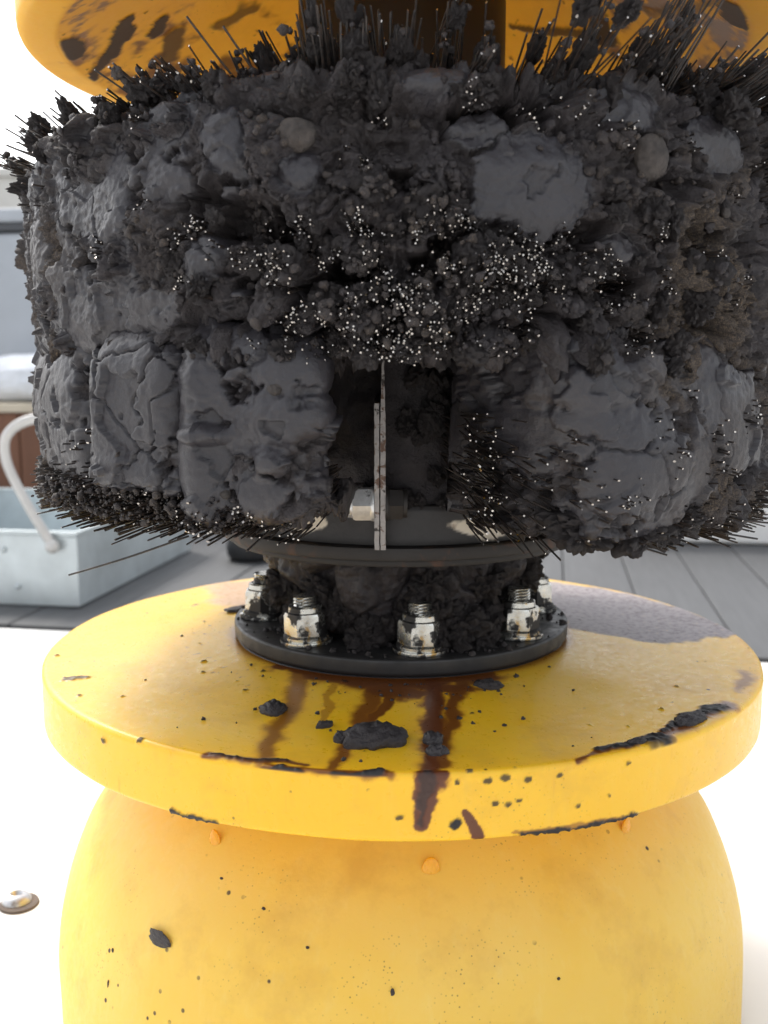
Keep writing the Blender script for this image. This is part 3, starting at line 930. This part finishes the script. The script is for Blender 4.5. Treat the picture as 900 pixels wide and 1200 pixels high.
# smeared plates of muck: angle, height, half widths, standing proud by, strength
SMEARS_UP = [(13.0, .082, 8.0, .024, .003, 0), (7.2, .107, 4, .011, .002, .2), (-12, .088, 2.6, .011, .004, .3), (-39, .078, 5.5, .022, .0005, .2), (-28, .084, 4.6, .013, .001, .3), (-21, .104, 3.6, .016, .003, .2), (-44, .02, 7, .018, .001, 0), (-31, .026, 5, .013, .000, .3), (25, .118, 5, .014, .002, .3), (24, .055, 3.5, .010, .001, -.2), (3, .128, 4, .008, .003, 0), (40, .11, 6, .015, .002, 0), (-23, .052, 2.6, .010, .003, -.4), (-58, .06, 7, .03, .003, 0), (62, .05, 8, .02, .002, 0)]
SMEARS_LO = [(-13.0, -.004, 5.0, .012, .005, .0), (-22.5, -.008, 4.0, .016, .002, 0), (-23.5, -.050, 4.5, .026, .002, 0), (-13.5, -.026, 4.4, .014, .007, .1), (-23.2, -.034, 2.4, .0045, .009, 0), (-15.5, -.0455, 2.6, .007, .008, -.3), (-17.5, -.060, 4, .012, .001, 0), (-37.5, -.025, 8.6, .052, .003, 0), (-37, -.060, 8.4, .018, .004, 0), (-55, -.01, 7, .03, .003, 0), (22, -.008, 9, .014, .004, -.35), (19, -.030, 6, .010, .002, 0), (31, -.050, 12, .032, .005, 0), (24, -.045, 3, .02, .003, 0), (46, -.03, 10, .03, .002, 0)]

def brush_mass(name, t0, t1, z0, z1, Rout, Rin, dstep, zstep, seed, smears, style, closed=False, rnd=.012, endr=.012):
    """one mass of caked muck over the brush: a rounded block in (angle, height, radius) broken up by noise"""
    prof = rounded([(Rin, z0 + .004), (Rout - .006, z0), (Rout, z0 + (z1 - z0) * .25), (Rout, z0 + (z1 - z0) * .75), (Rout - .006, z1), (Rin, z1 + .002)], [0, rnd, rnd, rnd, rnd, 0], 6)
    # fine on the outer face, coarse on the flat sides
    p2 = [prof[0]]
    for a, b in zip(prof[:-1], prof[1:]):
        a, b = np.array(a), np.array(b); L = np.linalg.norm(b - a)
        n = max(1, int(round(L / zstep)))
        if (a[0] + b[0]) / 2 < Rout - .035: n = max(1, n // 3)
        for i in range(1, n + 1): p2.append(tuple(a + (b - a) * i / n))
    p = np.array(p2)
    if closed:
        th = thetas(dstep, 1.6, 112)
        k = np.ones(len(th))
    else:
        th = np.radians(np.arange(t0, t1 + 1e-6, dstep))
        k = np.ones(len(th))
        er = endr / Rout
        n_e = int((Rout - Rin) / .0016)
        # rounded end: radius grows with a quarter circle then a flat end face
        e = np.clip((th - th[0]) / er, 0, 1); f = np.clip((th[-1] - th) / er, 0, 1)
        g = np.minimum(e, f)
        k = 1 - (endr / (Rout - Rin)) * (1 - np.sqrt(1 - (1 - g) ** 2))
        ke = np.linspace(0.02, k[0], n_e, endpoint=False)
        th = np.concatenate([np.full(n_e, th[0]), th, np.full(n_e, th[-1])])
        k = np.concatenate([ke, k, ke[::-1]])
        th[:n_e] += R_(style.get('under0', 0)) * sst(1, .2, ke)
        th[-n_e:] -= R_(style.get('under', 0)) * sst(1, .2, ke[::-1])
    T = th[:, None] + 0 * p[None, :, 0]
    Rr = Rin + (p[None, :, 0] - Rin) * k[:, None]
    Z = np.broadcast_to(p[None, :, 1], T.shape)
    if 'shape' in style:
        Rr = Rin + (Rr - Rin) * style['shape']((np.degrees(T) + 180) % 360 - 180, Z)
    P = np.stack([np.sin(T) * Rr, -np.cos(T) * Rr, Z + ZO], -1)
    nu, nv = T.shape
    if closed:
        Pe = np.concatenate([P[-1:], P, P[:1]], 0)
        N = normals(Pe)[1:-1]
    else:
        N = normals(P)
    # orient outwards
    mid = P[nu // 2, nv // 2] * [1, 1, 0]
    if (N[nu // 2, nv // 2] @ mid) < 0: N = -N
    V = P.reshape(-1, 3); Nf = N.reshape(-1, 3)
    Td = np.degrees((T.ravel() + math.pi) % (2 * math.pi) - math.pi); Zf = Z.ravel(); rf = Rr.ravel()
    W = V + .007 * np.stack([fbm(V, 45, 3, seed), fbm(V, 45, 3, seed + 1), fbm(V, 45, 3, seed + 2)], -1)
    W2 = V + .0035 * np.stack([fbm(V, 130, 2, seed + 3), fbm(V, 130, 2, seed + 4), fbm(V, 130, 2, seed + 5)], -1)
    big = fbm(W, 11, 3, seed + 10)
    clumpy = style['clumpy'](Td, Zf) * (0.75 + .6 * sst(-.4, .4, fbm(V, 20, 2, seed + 11)))
    f1, f2, cid = worley(W2, 1 / .0155, seed + 20)
    g1, g2, gid = worley(W, 1 / .042, seed + 21)
    h1, h2, hid = worley(W2, 1 / .0068, seed + 22)
    d = style['big'] * big
    d += clumpy * (.0165 * (np.clip(1 - f1 ** 2 * 1.3, -.3, 1)) * (.25 + cid) - .006 - .010 * sst(.55, .8, cid * 0 + fbm(W2, 38, 2, seed + 12) * .9 + .2))
    d += clumpy * .0022 * (1 - h1 ** 2) * hid
    # broken layers
    t = fbm(W, 30, 3, seed + 13) * 2.6
    fl = np.floor(t); fr = t - fl
    d += (1 - .6 * np.clip(clumpy, 0, 1)) * .0042 * (fl + sst(.78, .98, fr))
    # cracks
    ck = sst(.05, .0, (g2 - g1)) * sst(.0, .35, fbm(V, 17, 2, seed + 14) + .12)
    d -= .007 * ck * (1 - .6 * np.clip(clumpy, 0, 1))
    smear = np.zeros(len(V))
    nz = .46 * fbm(W2, 34, 4, seed + 15, .6) + .16 * fbm(W2, 190, 3, seed + 16)
    flake = np.floor(fbm(W2, 48, 3, seed + 70) * 3.2)
    bias = style['bias'](Td, Zf)
    proudf = np.zeros(len(V))
    for (c, zc, w, h, proud, rot) in smears:
        a = (Td - c) / (w * 1.15); b = (Zf - zc) / (h * 1.15)
        if rot: a, b = a * math.cos(rot) - b * math.sin(rot), a * math.sin(rot) + b * math.cos(rot)
        e = np.exp(-(a * a + b * b) ** 1.5)
        bias = np.maximum(bias, -.55 + 1.0 * e)
        proudf = np.maximum(proudf, proud * e)
    fld = .62 * fbm(W2, 26, 4, seed + 15, .6) + .13 * fbm(W2, 170, 3, seed + 16) + bias
    smear = sst(-.03, .05, fld)
    fl_ = style['flat']
    plates = np.floor(1.9 * fbm(W, 23, 3, seed + 72, .45) + .10 * fbm(V, 240, 2, seed + 73) + .5)
    lvl = style['lvl'] + proudf + .0050 * fbm(V, 13, 2, seed + 99) + (1 - fl_) * (.0022 * fbm(V, 45, 2, seed + 98) + .0012 * flake + .0006 * np.abs(fbm(V, 120, 2, seed + 7)))
    lvl = lvl + fl_ * (.0034 * plates + .0008 * fbm(V, 45, 2, seed + 98) + .0004 * fbm(V * [1, 1, .3], 160, 2, seed + 7))
    lvl = lvl + .0016 * sst(-.03, .35, fld) - .0040 * sst(.028, .0, g2 - g1) * sst(.0, .35, fbm(V, 19, 2, seed + 94))
    d = d * (1 - smear) + lvl * smear
    holes = sst(.16, .42, fbm(W2 * [1, 1, 1.7], 27, 3, seed + 90)) * np.clip(clumpy, 0, 1) * (1 - smear)
    d -= .030 * holes
    dry_lit = style['dry_lit'](Td, Zf) * sst(-.35, .25, fbm(V, 24, 3, seed + 17))
    dry_lit *= (1 - .7 * smear)
    rough = 1 - .93 * smear * (1 - .4 * np.clip(dry_lit, 0, 1))
    d += rough * (.0034 * fbm(W2, 150, 3, seed + 18, .65) + .0026 * np.abs(fbm(V, 330, 3, seed + 19, .7)) + .0012 * (1 - h1) * hid - .0010) + .0004 * fbm(V, 300, 3, seed + 71)
    grain = 1 - worley(V, 1 / .0042, seed + 23)[0]
    d += np.clip(dry_lit, 0, 1) * .0024 * np.clip(grain, 0, 1)
    if 'extra' in style: d = d + style['extra'](Td, Zf, V, seed)
    fade = sst(Rin, Rin + .03, rf)
    d = d * fade
    lim = style.get('lim', .0125)
    d = np.where(d > lim, lim + (d - lim) * .25, d)
    side = noise(V, 90, seed + 33) * .0028 * fade
    V2 = V + Nf * d[:, None]
    tang = np.stack([np.cos(T.ravel()), np.sin(T.ravel()), 0 * T.ravel()], -1)
    V2 = V2 + tang * (side * rough)[:, None] + np.array([0, 0, 1.0]) * ((noise(V, 90, seed + 34) * .0028 - .25 * np.maximum(d, 0) * clumpy) * fade * rough)[:, None]
    o = build(name, V2, gridq(nu, nv, closed), None, [M_MUCK], pig, True, {'smear': np.clip(smear + .25 * sst(.2, .6, fbm(V, 33, 2, seed + 40)), 0, 1), 'dry_lit': np.clip(dry_lit, 0, 1)})
    return o, V2, smear

def bell(x, c, w): return np.exp(-((x - c) / w) ** 2)

up_style = dict(flat=.6, shape=lambda T, Z: 1 - .5 * sst(-.008, .014, Z - .134 + .0006 * np.clip(-T - 34, 0, 27)) * sst(-160, -130, T) * sst(-32, -40, T),
    bias=lambda T, Z: -.20 - .35 * bell(T, 1, 15) * sst(.085, .06, Z) + .22 * sst(-12, -24, T) - .12 * sst(.105, .125, Z) - .1 * sst(28, 40, T),
    big=.0095, lvl=-.001, lim=.015,
    clumpy=lambda T, Z: np.clip(.30 + .95 * bell(T, 2, 26) * sst(.095, .05, Z) + .75 * sst(.095, .12, Z) + .5 * bell(T, -24, 10) * sst(.07, .03, Z) + .35 * bell(T, 34, 14) * sst(.06, .02, Z), 0, 1.25),
    dry_lit=lambda T, Z: np.clip(.9 * sst(24, 36, T) * sst(.12, .09, Z) + .8 * sst(-42, -50, T) * sst(.09, .06, Z) + .55 * bell(T, -37, 6) * bell(Z, .025, .02) + .12, 0, 1),  # dry brown muck on the right; sunlit beige put into colour at far left
    extra=lambda T, Z, V, s: -.012 * bell(T, -1, 12) * sst(.090, .105, Z + .008 * fbm(V, 30, 2, s + 77)) * sst(.126, .116, Z) - .010 * sst(.030, .004, Z) * bell(T, 4, 14))
ALLV = []
ALLS = []
o, v, s_ = brush_mass('brush_ring', 0, 0, .002, .134, .2475, .13, .21, .00085, 200, SMEARS_UP, up_style, True, .016)
ALLV.append(v); ALLS.append(s_)

lo_dry_lit = lambda T, Z: np.clip(.95 * sst(20, 30, T + Z * 90) + .5 * bell(T, -36, 5) * bell(Z, .0, .02) + .7 * sst(-50, -58, T) + .1, 0, 1)  # far left term paints the sunlit edge beige; the right is dry grit
lo_style = dict(flat=1.0, bias=lambda T, Z: .12 + .10 * sst(-10, -20, T) - .45 * sst(-.058, -.072, Z) * sst(5, -5, T) - .25 * sst(30, 45, T),
    big=.0055, lvl=.0, lim=.012, clumpy=lambda T, Z: np.clip(.15 + .7 * sst(-.06, -.075, Z) * sst(0, -1, T) + .35 * bell(T, 50, 12) + .7 * bell(T, -9, 4) * sst(-.02, .01, Z), 0, 1), dry_lit=lo_dry_lit)
def lower(t0, t1, zb, zt, seed, step=.21, zs=.00085, extra=None, endr=.012, Ro=.2475, shape=None, under=0, under0=0):
    st = dict(lo_style)
    if shape: st['shape'] = shape
    st['under'] = under; st['under0'] = under0
    if extra: st['extra'] = extra
    o, v, s_ = brush_mass('brush_block', t0, t1, zb, zt, Ro, .13, step, zs, seed, SMEARS_LO, st, False, .014, endr)
    ALLV.append(v); ALLS.append(s_)
    return o
lower(-27.2, -10.2, -.073, .015, 300, under=12, shape=lambda T, Z: 1 - .30 * sst(-13.5, -8.5, T) * sst(-.015, -.05, Z), extra=lambda T, Z, V, s: .003 * bell(T, -24.5, 2))
lower(-45.2, -27.9, -.074, .014, 340, endr=.008, Ro=.2495, extra=lambda T, Z, V, s: -.006 * sst(-40.5, -43.5, T) - .012 * sst(-.060, -.072, Z))
lower(-112, -45.8, -.076, .013, 380, .3, .0012, endr=.008, Ro=.243)
lower(10.5, 112, -.086, .016, 420, .23, .0009, under0=16, endr=.03, Ro=.2465, shape=lambda T, Z: 1 - .93 * sst(23, 9, T + Z * 60 + 2) ** 1.3, extra=lambda T, Z, V, s: .006 * bell(T, 30, 9) * bell(Z, -.06, .03))
lower(113, 247, -.083, .006, 460, 1.6, .004, Ro=.245)

# height map of the muck so that lumps and wires can sit on it
AV = np.concatenate(ALLV)
tA = np.degrees(np.arctan2(AV[:, 0], -AV[:, 1])); rA = np.hypot(AV[:, 0], AV[:, 1]); zA = AV[:, 2] - ZO
NT, NZ = 720, 150
def cell(t, z):
    return np.clip(((t + 180) / 360 * NT).astype(int), 0, NT - 1), np.clip(((z + .11) / .27 * NZ).astype(int), 0, NZ - 1)
HM = np.full((NT, NZ), .13)
ci, cj = cell(tA, zA)
np.maximum.at(HM, (ci, cj), rA)
SM = np.zeros((NT, NZ)); CN = np.zeros((NT, NZ))
np.add.at(SM, (ci, cj), np.concatenate(ALLS)); np.add.at(CN, (ci, cj), 1)
SM = SM / np.maximum(CN, 1)
def smear_at(t, z):
    i, j = cell(np.atleast_1d(np.asarray(t, float)), np.atleast_1d(np.asarray(z, float)))
    return SM[i, j]

def surf(t, z):
    i, j = cell(np.atleast_1d(np.asarray(t, float)), np.atleast_1d(np.asarray(z, float)))
    return HM[i, j]

# crumbly lumps, each an object: mostly in the clotted belt across the near side and along the top edge
random.seed(5)
n_l = 0
LUMPS_AT = []
while n_l < 150:
    u = random.random()
    if u < .58:
        t = random.gauss(3, 17); z = random.uniform(.004, .080)
    elif u < .84:
        t = random.uniform(-70, 75); z = random.uniform(.112, .138)
    elif u < .93:
        t = random.uniform(10, 24); z = random.uniform(-.075, -.01)
    else:
        t = random.uniform(-60, 70); z = random.uniform(-.02, .11)
    r = float(surf(t, z)[0])
    if r < .205: continue
    if float(smear_at(t, z)[0]) > .4 and random.random() < .95: continue
    s = random.choice([.0050, .0060, .0070, .0085, .0105])
    put_lump(random.choice(LUMPS), t, z, r - s * .25, s, sq=(1, random.uniform(.6, 1.2), random.uniform(.6, 1.0)))
    i0, j0 = cell(np.array([t]), np.array([z]))
    dt = int(s / .0021)
    for a in range(-dt, dt + 1):
        for b in range(-dt, dt + 1):
            q2 = (a * .0021) ** 2 + (b * .0018) ** 2
            if q2 < s * s * .8:
                ii = (i0[0] + a) % NT; jj = min(max(j0[0] + b, 0), NZ - 1)
                HM[ii, jj] = max(HM[ii, jj], r - s * .25 + math.sqrt(max(s * s * .8 - q2, 0)) * .9)
    n_l += 1
for k in range(13):
    put_lump(random.choice(LUMPS), random.uniform(-2, 22), random.uniform(-.07, .0), .113, random.uniform(.006, .012), sq=(1, .8, .7))
for k in range(12):
    put_lump(random.choice(LUMPS), -22 + 4 * k + random.uniform(-2, 2), -.083 + random.uniform(-.004, .006), .1165, random.uniform(.006, .010), sq=(1, .7, .7))
# three heavier lobes hanging under the right hand mass
for (t, z, r, s, sq) in ((24, -.083, .226, .019, (1.2, .9, .75)), (31, -.084, .232, .017, (1.3, .9, .8)), (37, -.080, .236, .016, (1.2, .8, .8))):
    put_lump(LUMPS[int(t) % 6], t, z, r, s, sq=sq, spin=(0, 0, R_(t)))
# crumbs
def scatter(n, seed):
    g = np.random.default_rng(seed)
    T_, Z_ = [], []
    while sum(map(len, T_)) < n:
        m = 4000
        u = g.random(m)
        t = np.where(u < .5, g.normal(3, 20, m), g.uniform(-75, 85, m))
        z = np.where(u < .5, g.uniform(.002, .09, m), np.where(u < .78, g.uniform(.100, .142, m), g.uniform(-.075, .12, m)))
        P = polar(t, .25, z)
        keep = g.random(m) < sst(-.25, .45, fbm(P, 38, 3, seed)) * 1.1
        keep &= (smear_at(t, z) < .4) | (g.random(m) < .05)
        keep &= surf(t, z) > .2
        T_.append(t[keep]); Z_.append(z[keep])
    return np.concatenate(T_)[:n], np.concatenate(Z_)[:n], g
def polar(t, r, z):
    t = np.radians(t)
    return np.stack([np.sin(t) * r, -np.cos(t) * r, z + ZO], -1)
t, z, g = scatter(850, 77)
sz = .0013 + .0022 * g.random(len(t)) ** 2
rs = surf(t, z)
crumb_part(polar(t, rs - sz * .1, z), sz, 3)

# pebbles stuck in the muck
def pebble(th_d, z, s, seed, sq):
    bm = bmesh.new(); bmesh.ops.create_icosphere(bm, subdivisions=4, radius=1)
    P = np.array([v.co[:] for v in bm.verts]); F = np.array([[v.index for v in f.verts] for f in bm.faces]); bm.free()
    Q = P * (1 + .18 * fbm(P, 1.0, 2, seed) + .03 * fbm(P, 5, 2, seed + 1))[:, None] * np.array(sq) * s
    r = float(surf(th_d, z)[0]) - s * .1
    t = R_(th_d)
    M = np.array(Matrix.Rotation(t, 3, 'Z'))
    return build('pebble', Q @ M.T, None, F, [M_PEB], pig, True, loc=(math.sin(t) * r, -math.cos(t) * r, z + ZO))
pebble(27.0, .0975, .0105, 5, (.85, .6, 1.05))
pebble(-12.3, .1035, .0088, 9, (1.1, .75, .85))
pebble(-14.6, -.0115, .0038, 12, (1, .7, .8))
pebble(35, .055, .0032, 14, (1, .7, .9)); pebble(38, .075, .0028, 15, (1, .7, .9)); pebble(29, -.02, .0025, 16, (1, .7, .8)); pebble(-21.5, -.063, .003, 17, (1, .8, .8))

# ------------------------------------------------------------------ steel wires
def wires(name, B, D, L, r, parent, tipped, sides=5, bend=0.0):
    """straight thin prisms; end caps are bare metal where tipped"""
    B, D, L, r = (np.asarray(q, float) for q in (B, D, L, r))
    n = len(B)
    D = D / np.linalg.norm(D, axis=1, keepdims=True)
    ref = np.where(np.abs(D[:, 2:3]) > .9, np.array([[1., 0, 0]]), np.array([[0, 0, 1.]]))
    A = np.cross(D, ref); A /= np.linalg.norm(A, axis=1, keepdims=True)
    C = np.cross(A, D)
    E = B + D * L[:, None]
    if bend: E = E + (rng.normal(0, bend, (n, 3)) * L[:, None])
    V = np.zeros((n, 2 * sides, 3))
    ph = rng.uniform(0, 6.28, n)
    tilt = rng.normal(0, .5, (n, 2))
    for k in range(sides):
        t = 2 * math.pi * k / sides + ph
        o = A * np.cos(t)[:, None] + C * np.sin(t)[:, None]
        V[:, k] = B + o * r[:, None]
        V[:, sides + k] = E + o * (r * 1.0)[:, None] + D * (r * (np.cos(t) * tilt[:, 0] + np.sin(t) * tilt[:, 1]))[:, None]
    base = (np.arange(n) * 2 * sides)[:, None]
    k = np.arange(sides)
    q = np.stack([k, (k + 1) % sides, sides + (k + 1) % sides, sides + k], -1)
    quads = (base[:, :, None] + q[None]).reshape(-1, 4)
    tr = np.array([[sides, sides + i, sides + i + 1] for i in range(1, sides - 1)])
    tris = (base[:, :, None] + tr[None]).reshape(-1, 3)
    mi = np.concatenate([np.zeros(len(quads), int), np.repeat(np.where(tipped, 1, 0), sides - 2)])
    o = build(name, V.reshape(-1, 3), quads, tris, [M_WIRE, M_TIP], parent, False, None, mi)
    return tag(o, kind='stuff')

def polar(t, r, z):
    t = np.radians(t)
    return np.stack([np.sin(t) * r, -np.cos(t) * r, z + ZO], -1)
def rdir(t, el, yaw=0.0):
    a = np.radians(t + yaw); e = np.radians(el)
    return np.stack([np.sin(a) * np.cos(e), -np.cos(a) * np.cos(e), np.sin(e)], -1)

def clusters(n, pick, per, spread):
    t, z = [], []
    for i in range(n):
        c = pick()
        m = int(rng.integers(per[0], per[1]))
        t.append(c[0] + rng.normal(0, math.degrees(spread / .25), m)); z.append(c[1] + rng.normal(0, spread, m))
    return np.concatenate(t), np.concatenate(z)

def pick_up():
    while True:
        u = rng.random()
        if u < .68: t, z = rng.normal(2, 13), rng.uniform(.006, .066)
        elif u < .82: t, z = rng.uniform(-62, 62), rng.uniform(.105, .140)
        else: t, z = rng.uniform(-60, 65), rng.uniform(.004, .115)
        if float(smear_at(t, z)[0]) > .4 and rng.random() < .93: continue
        return t, z
t, z = clusters(215, pick_up, (4, 17), .0027)
r_s = surf(t, z)
ok = r_s > .215
t, z, r_s = t[ok], z[ok], r_s[ok]
n = len(t)
el = np.where(z > .11, (z - .11) / .03 * 22, 0) + rng.normal(0, 6, n)
pro = np.abs(rng.normal(.0012, .0012, n)) + .0004
wires('bristles', polar(t, r_s - .014, z) - rdir(t, el) * 0, rdir(t, el, rng.normal(0, 5, n)), .014 + pro, rng.uniform(.00034, .00054, n), pig, rng.random(n) < .85)

# lower brushes: ends showing along the bottom and in the gap on the right
def pick_lo():
    u = rng.random()
    if u < .55: return rng.uniform(-60, -16), rng.uniform(-.088, -.071)
    if u < .75: return rng.uniform(9, 22), rng.uniform(-.085, -.03)
    if u < .85: return rng.uniform(-50, -43), rng.uniform(-.08, -.03)
    return rng.uniform(24, 60), rng.uniform(-.07, .0)
t, z = clusters(85, pick_lo, (4, 14), .0036)
r_s = np.maximum(surf(t, z), .20)
n = len(t)
pro = np.abs(rng.normal(.0016, .0018, n)) + .0005
wires('bristles', polar(t, r_s - .03, z), rdir(t, rng.normal(-3, 5, n), rng.normal(0, 5, n)), .03 + pro, rng.uniform(.00042, .00062, n), pig, rng.random(n) < .8)

# bottom fringe on the left: dense rows of wire ends under the muck
n = 1500
t = rng.uniform(-78, -12, n); z = -.066 - .019 * rng.random(n) ** 1.2 + .006 * sst(-20, -12, t)
tip = .2455 + rng.normal(0, .0022, n) - .018 * sst(-24, -14, t) - .006 * (rng.random(n) < .3)
e_ = rng.normal(-4, 3.5, n)
d = rdir(t, e_, rng.normal(0, 4, n))
wires('bristles', polar(t, tip * 0 + .17, z + .006), d, (tip - .17) / np.cos(np.radians(e_)), rng.uniform(.0004, .0006, n), pig, rng.random(n) < .12)
t = rng.uniform(-62, -14, 420); z = rng.uniform(-.082, -.064, 420)
crumb_part(polar(t, .243 + rng.normal(0, .004, 420) - .016 * sst(-24, -14, t), z), .0010 + .0020 * rng.random(420) ** 2, 9)
n = 900
t = rng.uniform(30, 95, n); z = rng.uniform(-.092, -.072, n)
e_ = rng.normal(-4, 4, n)
wires('bristles', polar(t, np.full(n, .17), z + .006), rdir(t, e_, rng.normal(0, 5, n)), .075 + rng.normal(0, .004, n), rng.uniform(.0004, .0006, n), pig, rng.random(n) < .3)
# the fan of wires in the gap on the right
n = 150
t = rng.uniform(11, 21, n); z = rng.uniform(-.078, -.035, n)
e_ = rng.normal(-8, 6, n) - 10 * sst(-.055, -.085, z)
wires('bristles', polar(t, np.full(n, .116), z * .8), rdir(t, e_, rng.uniform(2, 18, n)), rng.uniform(.080, .115, n), rng.uniform(.0004, .00062, n), pig, rng.random(n) < .3)
# splayed fringe over the top edge: bundles of wire with clots of muck on them
B, D, L, Rr = [], [], [], []
CP, CS = [], []
random.seed(9)
n_l = 0
for i in range(190):
    tc = random.uniform(-95, 100)
    if tc > 10 and random.random() < .3: continue
    elc = random.uniform(14, 52) if abs(tc) < 60 else random.uniform(0, 26)
    rb = random.uniform(.190, .226); zb = random.uniform(.118, .132) - .0007 * min(max(-tc - 34, 0), 27)
    m = random.randint(3, 12)
    Lc = random.uniform(.020, .046) * (1.7 if tc > 8 else .85)
    if abs(tc) < 16: Lc = random.uniform(.030, .052); elc = random.uniform(25, 60)
    yaw = random.gauss(0, 8)
    for k in range(m):
        tt = tc + random.gauss(0, .9)
        B.append(polar(np.array(tt), rb + random.gauss(0, .003), zb + random.gauss(0, .003)))
        D.append(rdir(np.array(tt), elc + random.gauss(0, 3), yaw + random.gauss(0, 3)))
        L.append(Lc * random.uniform(.75, 1.12)); Rr.append(random.uniform(.00042, .00065))
    dv = rdir(np.array(tc), elc, yaw); b0 = polar(np.array(tc), rb, zb)
    coat = random.random()
    if coat < .75 and n_l < 125:
        o = link('muck_lump', random.choice(LUMPS), pig, b0 + dv * Lc * random.uniform(.45, .95))
        o.rotation_euler = (Vector(dv).to_track_quat('Z', 'Y') @ Euler((0, 0, random.uniform(0, 6.28))).to_quaternion()).to_euler()
        s = random.uniform(.0042, .0075); o.scale = (s, s * random.uniform(.7, 1), s * random.uniform(1.1, 2.2))
        n_l += 1
    for k in range(random.randint(3, 9)):
        CP.append(b0 + dv * Lc * random.uniform(.2, 1.05) + np.array([random.gauss(0, .0013) for _ in range(3)])); CS.append(random.uniform(.0011, .0030))
wires('bristles', np.array(B), np.array(D), np.array(L), np.array(Rr), pig, rng.random(len(B)) < .5, bend=.03)
crumb_part(np.array(CP), np.array(CS), 4, .1)
# bushy dark wires at the far right and left sides
for (ta, tb, cnt, za, zb, ea, eb, l0, l1) in ((50, 100, 650, .066, .132, 6, 28, .07, .112), (-108, -56, 220, .085, .108, -2, 8, .045, .062)):
    t = rng.uniform(ta, tb, cnt); z = rng.uniform(za, zb, cnt)
    wires('bristles', polar(t, np.full(cnt, .19), z), rdir(t, ea + (eb - ea) * (z - za) / (zb - za) + rng.normal(0, 4, cnt), rng.normal(0, 5, cnt)), rng.uniform(l0, l1, cnt), rng.uniform(.0004, .0006, cnt), pig, rng.random(cnt) < .3)

# a few loose wires one can single out
def wire(p, q, r=.00055):
    p, q = np.array(p, float), np.array(q, float)
    o = tube('stray_wire', [p, (p + q) / 2 + [0, 0, -.0008], q], r, [M_WIRE], pig, 6)
    return o
def on(t, r, z): return polar(np.array(float(t)), r, z)
wire(on(-31, .225, -.090), on(-44, .262, -.112))
wire(on(36, .19, -.094), on(44, .215, -.1075))
wire(on(40, .235, -.085), on(47, .262, -.094))
wire(on(45, .235, -.082), on(52, .268, -.088))
wire(on(-20, .215, .125), on(-27, .235, .165))
wire(on(-17, .215, .125), on(-22, .235, .158))
wire(on(22, .215, .13), on(24, .232, .175))

# crumbs fallen on the flange and the disc
g = np.random.default_rng(31)
n = 110
tq, rq = g.uniform(-110, 110, n), g.uniform(.084, .1185, n)
p1 = polar(tq, rq, np.full(n, FZ + .0004))
n = 70
tq, rq = g.normal(-8, 28, n), .13 + .11 * g.random(n) ** 1.6
p2 = polar(tq, rq, ZT + .0002 + z_top(rq))
crumb_part(np.concatenate([p1, p2]), np.concatenate([.0008 + .0026 * g.random(110) ** 2, .0005 + .0013 * g.random(70) ** 2]), 12, .1)

# ------------------------------------------------------------------ shaft and the upper disc
lathe('shaft', [(.0695, .10), (.0695, .2795)], [M_SHAFT], pig, 96)

ZU, ZU2 = .1995, .232
prof = rounded([(.05, .2785), (.085, .2745), (.2195, ZU + .0022), (.2235, ZU), (.2465, ZU), (.2465, ZU2), (.20, .262), (.10, .300), (.05, .302)], [0, .004, .004, .003, .007, .006, .02, .02, 0], 6)
pf = densify(prof, .0016)
th = np.radians(np.concatenate([np.arange(-90, 90, .45), np.arange(90, 270, .6)]))
V = lathe_pts(pf, th); NP = len(pf)
PR = np.tile(np.array(pf), (len(th), 1)); X = V[:, :2]
low = 1.0 * (np.arange(len(V)) % NP < int(NP * .44)) * sst(.2235, .2205, np.hypot(X[:, 0], X[:, 1]))
stain = np.zeros(len(V)); tar = np.zeros(len(V))
S = lambda *a, **k: stroke(X, V, *a, **k)
tar = mx(tar, S([(-.218, -.050), (-.212, -.035), (-.216, -.02)], .010, .012, .9, 45, .35, 71))
tar = mx(tar, S([(-.185, -.016), (-.195, .003), (-.207, .019), (-.219, .028)], .007, .010, .9, 50, .3, 72))
tar = mx(tar, S([(-.178, -.026), (-.188, -.003)], .009, .009, .9, 50, .3, 92))
tar = mx(tar, S([(-.162, .003), (-.169, .016)], .006, .007, .7, 60, .3, 73))
tar = mx(tar, S([(-.172, .056), (-.163, .036)], .012, .010, .9, 45, .4, 74) * .9)
tar = mx(tar, S([(-.131, .051), (-.108, .054)], .008, .012, .9, 50, .5, 75) * .8)
tar = mx(tar, S([(.085, .089), (.109, .079), (.146, .052)], .0035, .006, .9, 70, .5, 76) * .9)
tar = mx(tar, S([(.131, .018), (.139, .034), (.150, .055)], .007, .011, .9, 60, .4, 77))
tar = mx(tar, S([(.187, -.112), (.199, -.08)], .0095, .0105, .6, 60, .3, 78))
tar = mx(tar, S([(.18, -.114), (.179, -.05), (.165, -.012)], .004, .008, .9, 60, .6, 79) * .7)
rad = np.hypot(X[:, 0], X[:, 1])
nz = fbm(V, 22, 4, 80); nz2 = fbm(V * [1, 1, 1], 75, 4, 81)
stain = mx(stain, sst(.10, .55, nz + .5 * nz2 + .35 * sst(.12, .21, rad) - .12) * .85)
stain = mx(stain, sst(.195, .21, rad) * sst(-.3, .25, nz2 + .3 * nz) * .8)
stain = stain * low
tar = tar * low
tar = mx(tar, sst(.62, .72, fbm(V, 120, 3, 83)) * low * .8)
ring = rad > .222
stain = mx(stain, ring * sst(.5, .8, fbm(V, 90, 3, 84)) * .35)
Nz = np.array([0, 0, -1.0])
V2 = V + Nz * (tar * .0010)[:, None]
build('upper_disc', V2, gridq(len(th), NP, True), None, [M_UPD], pig, True, {'stain': stain, 'tar': tar, 'film': 0 * tar})
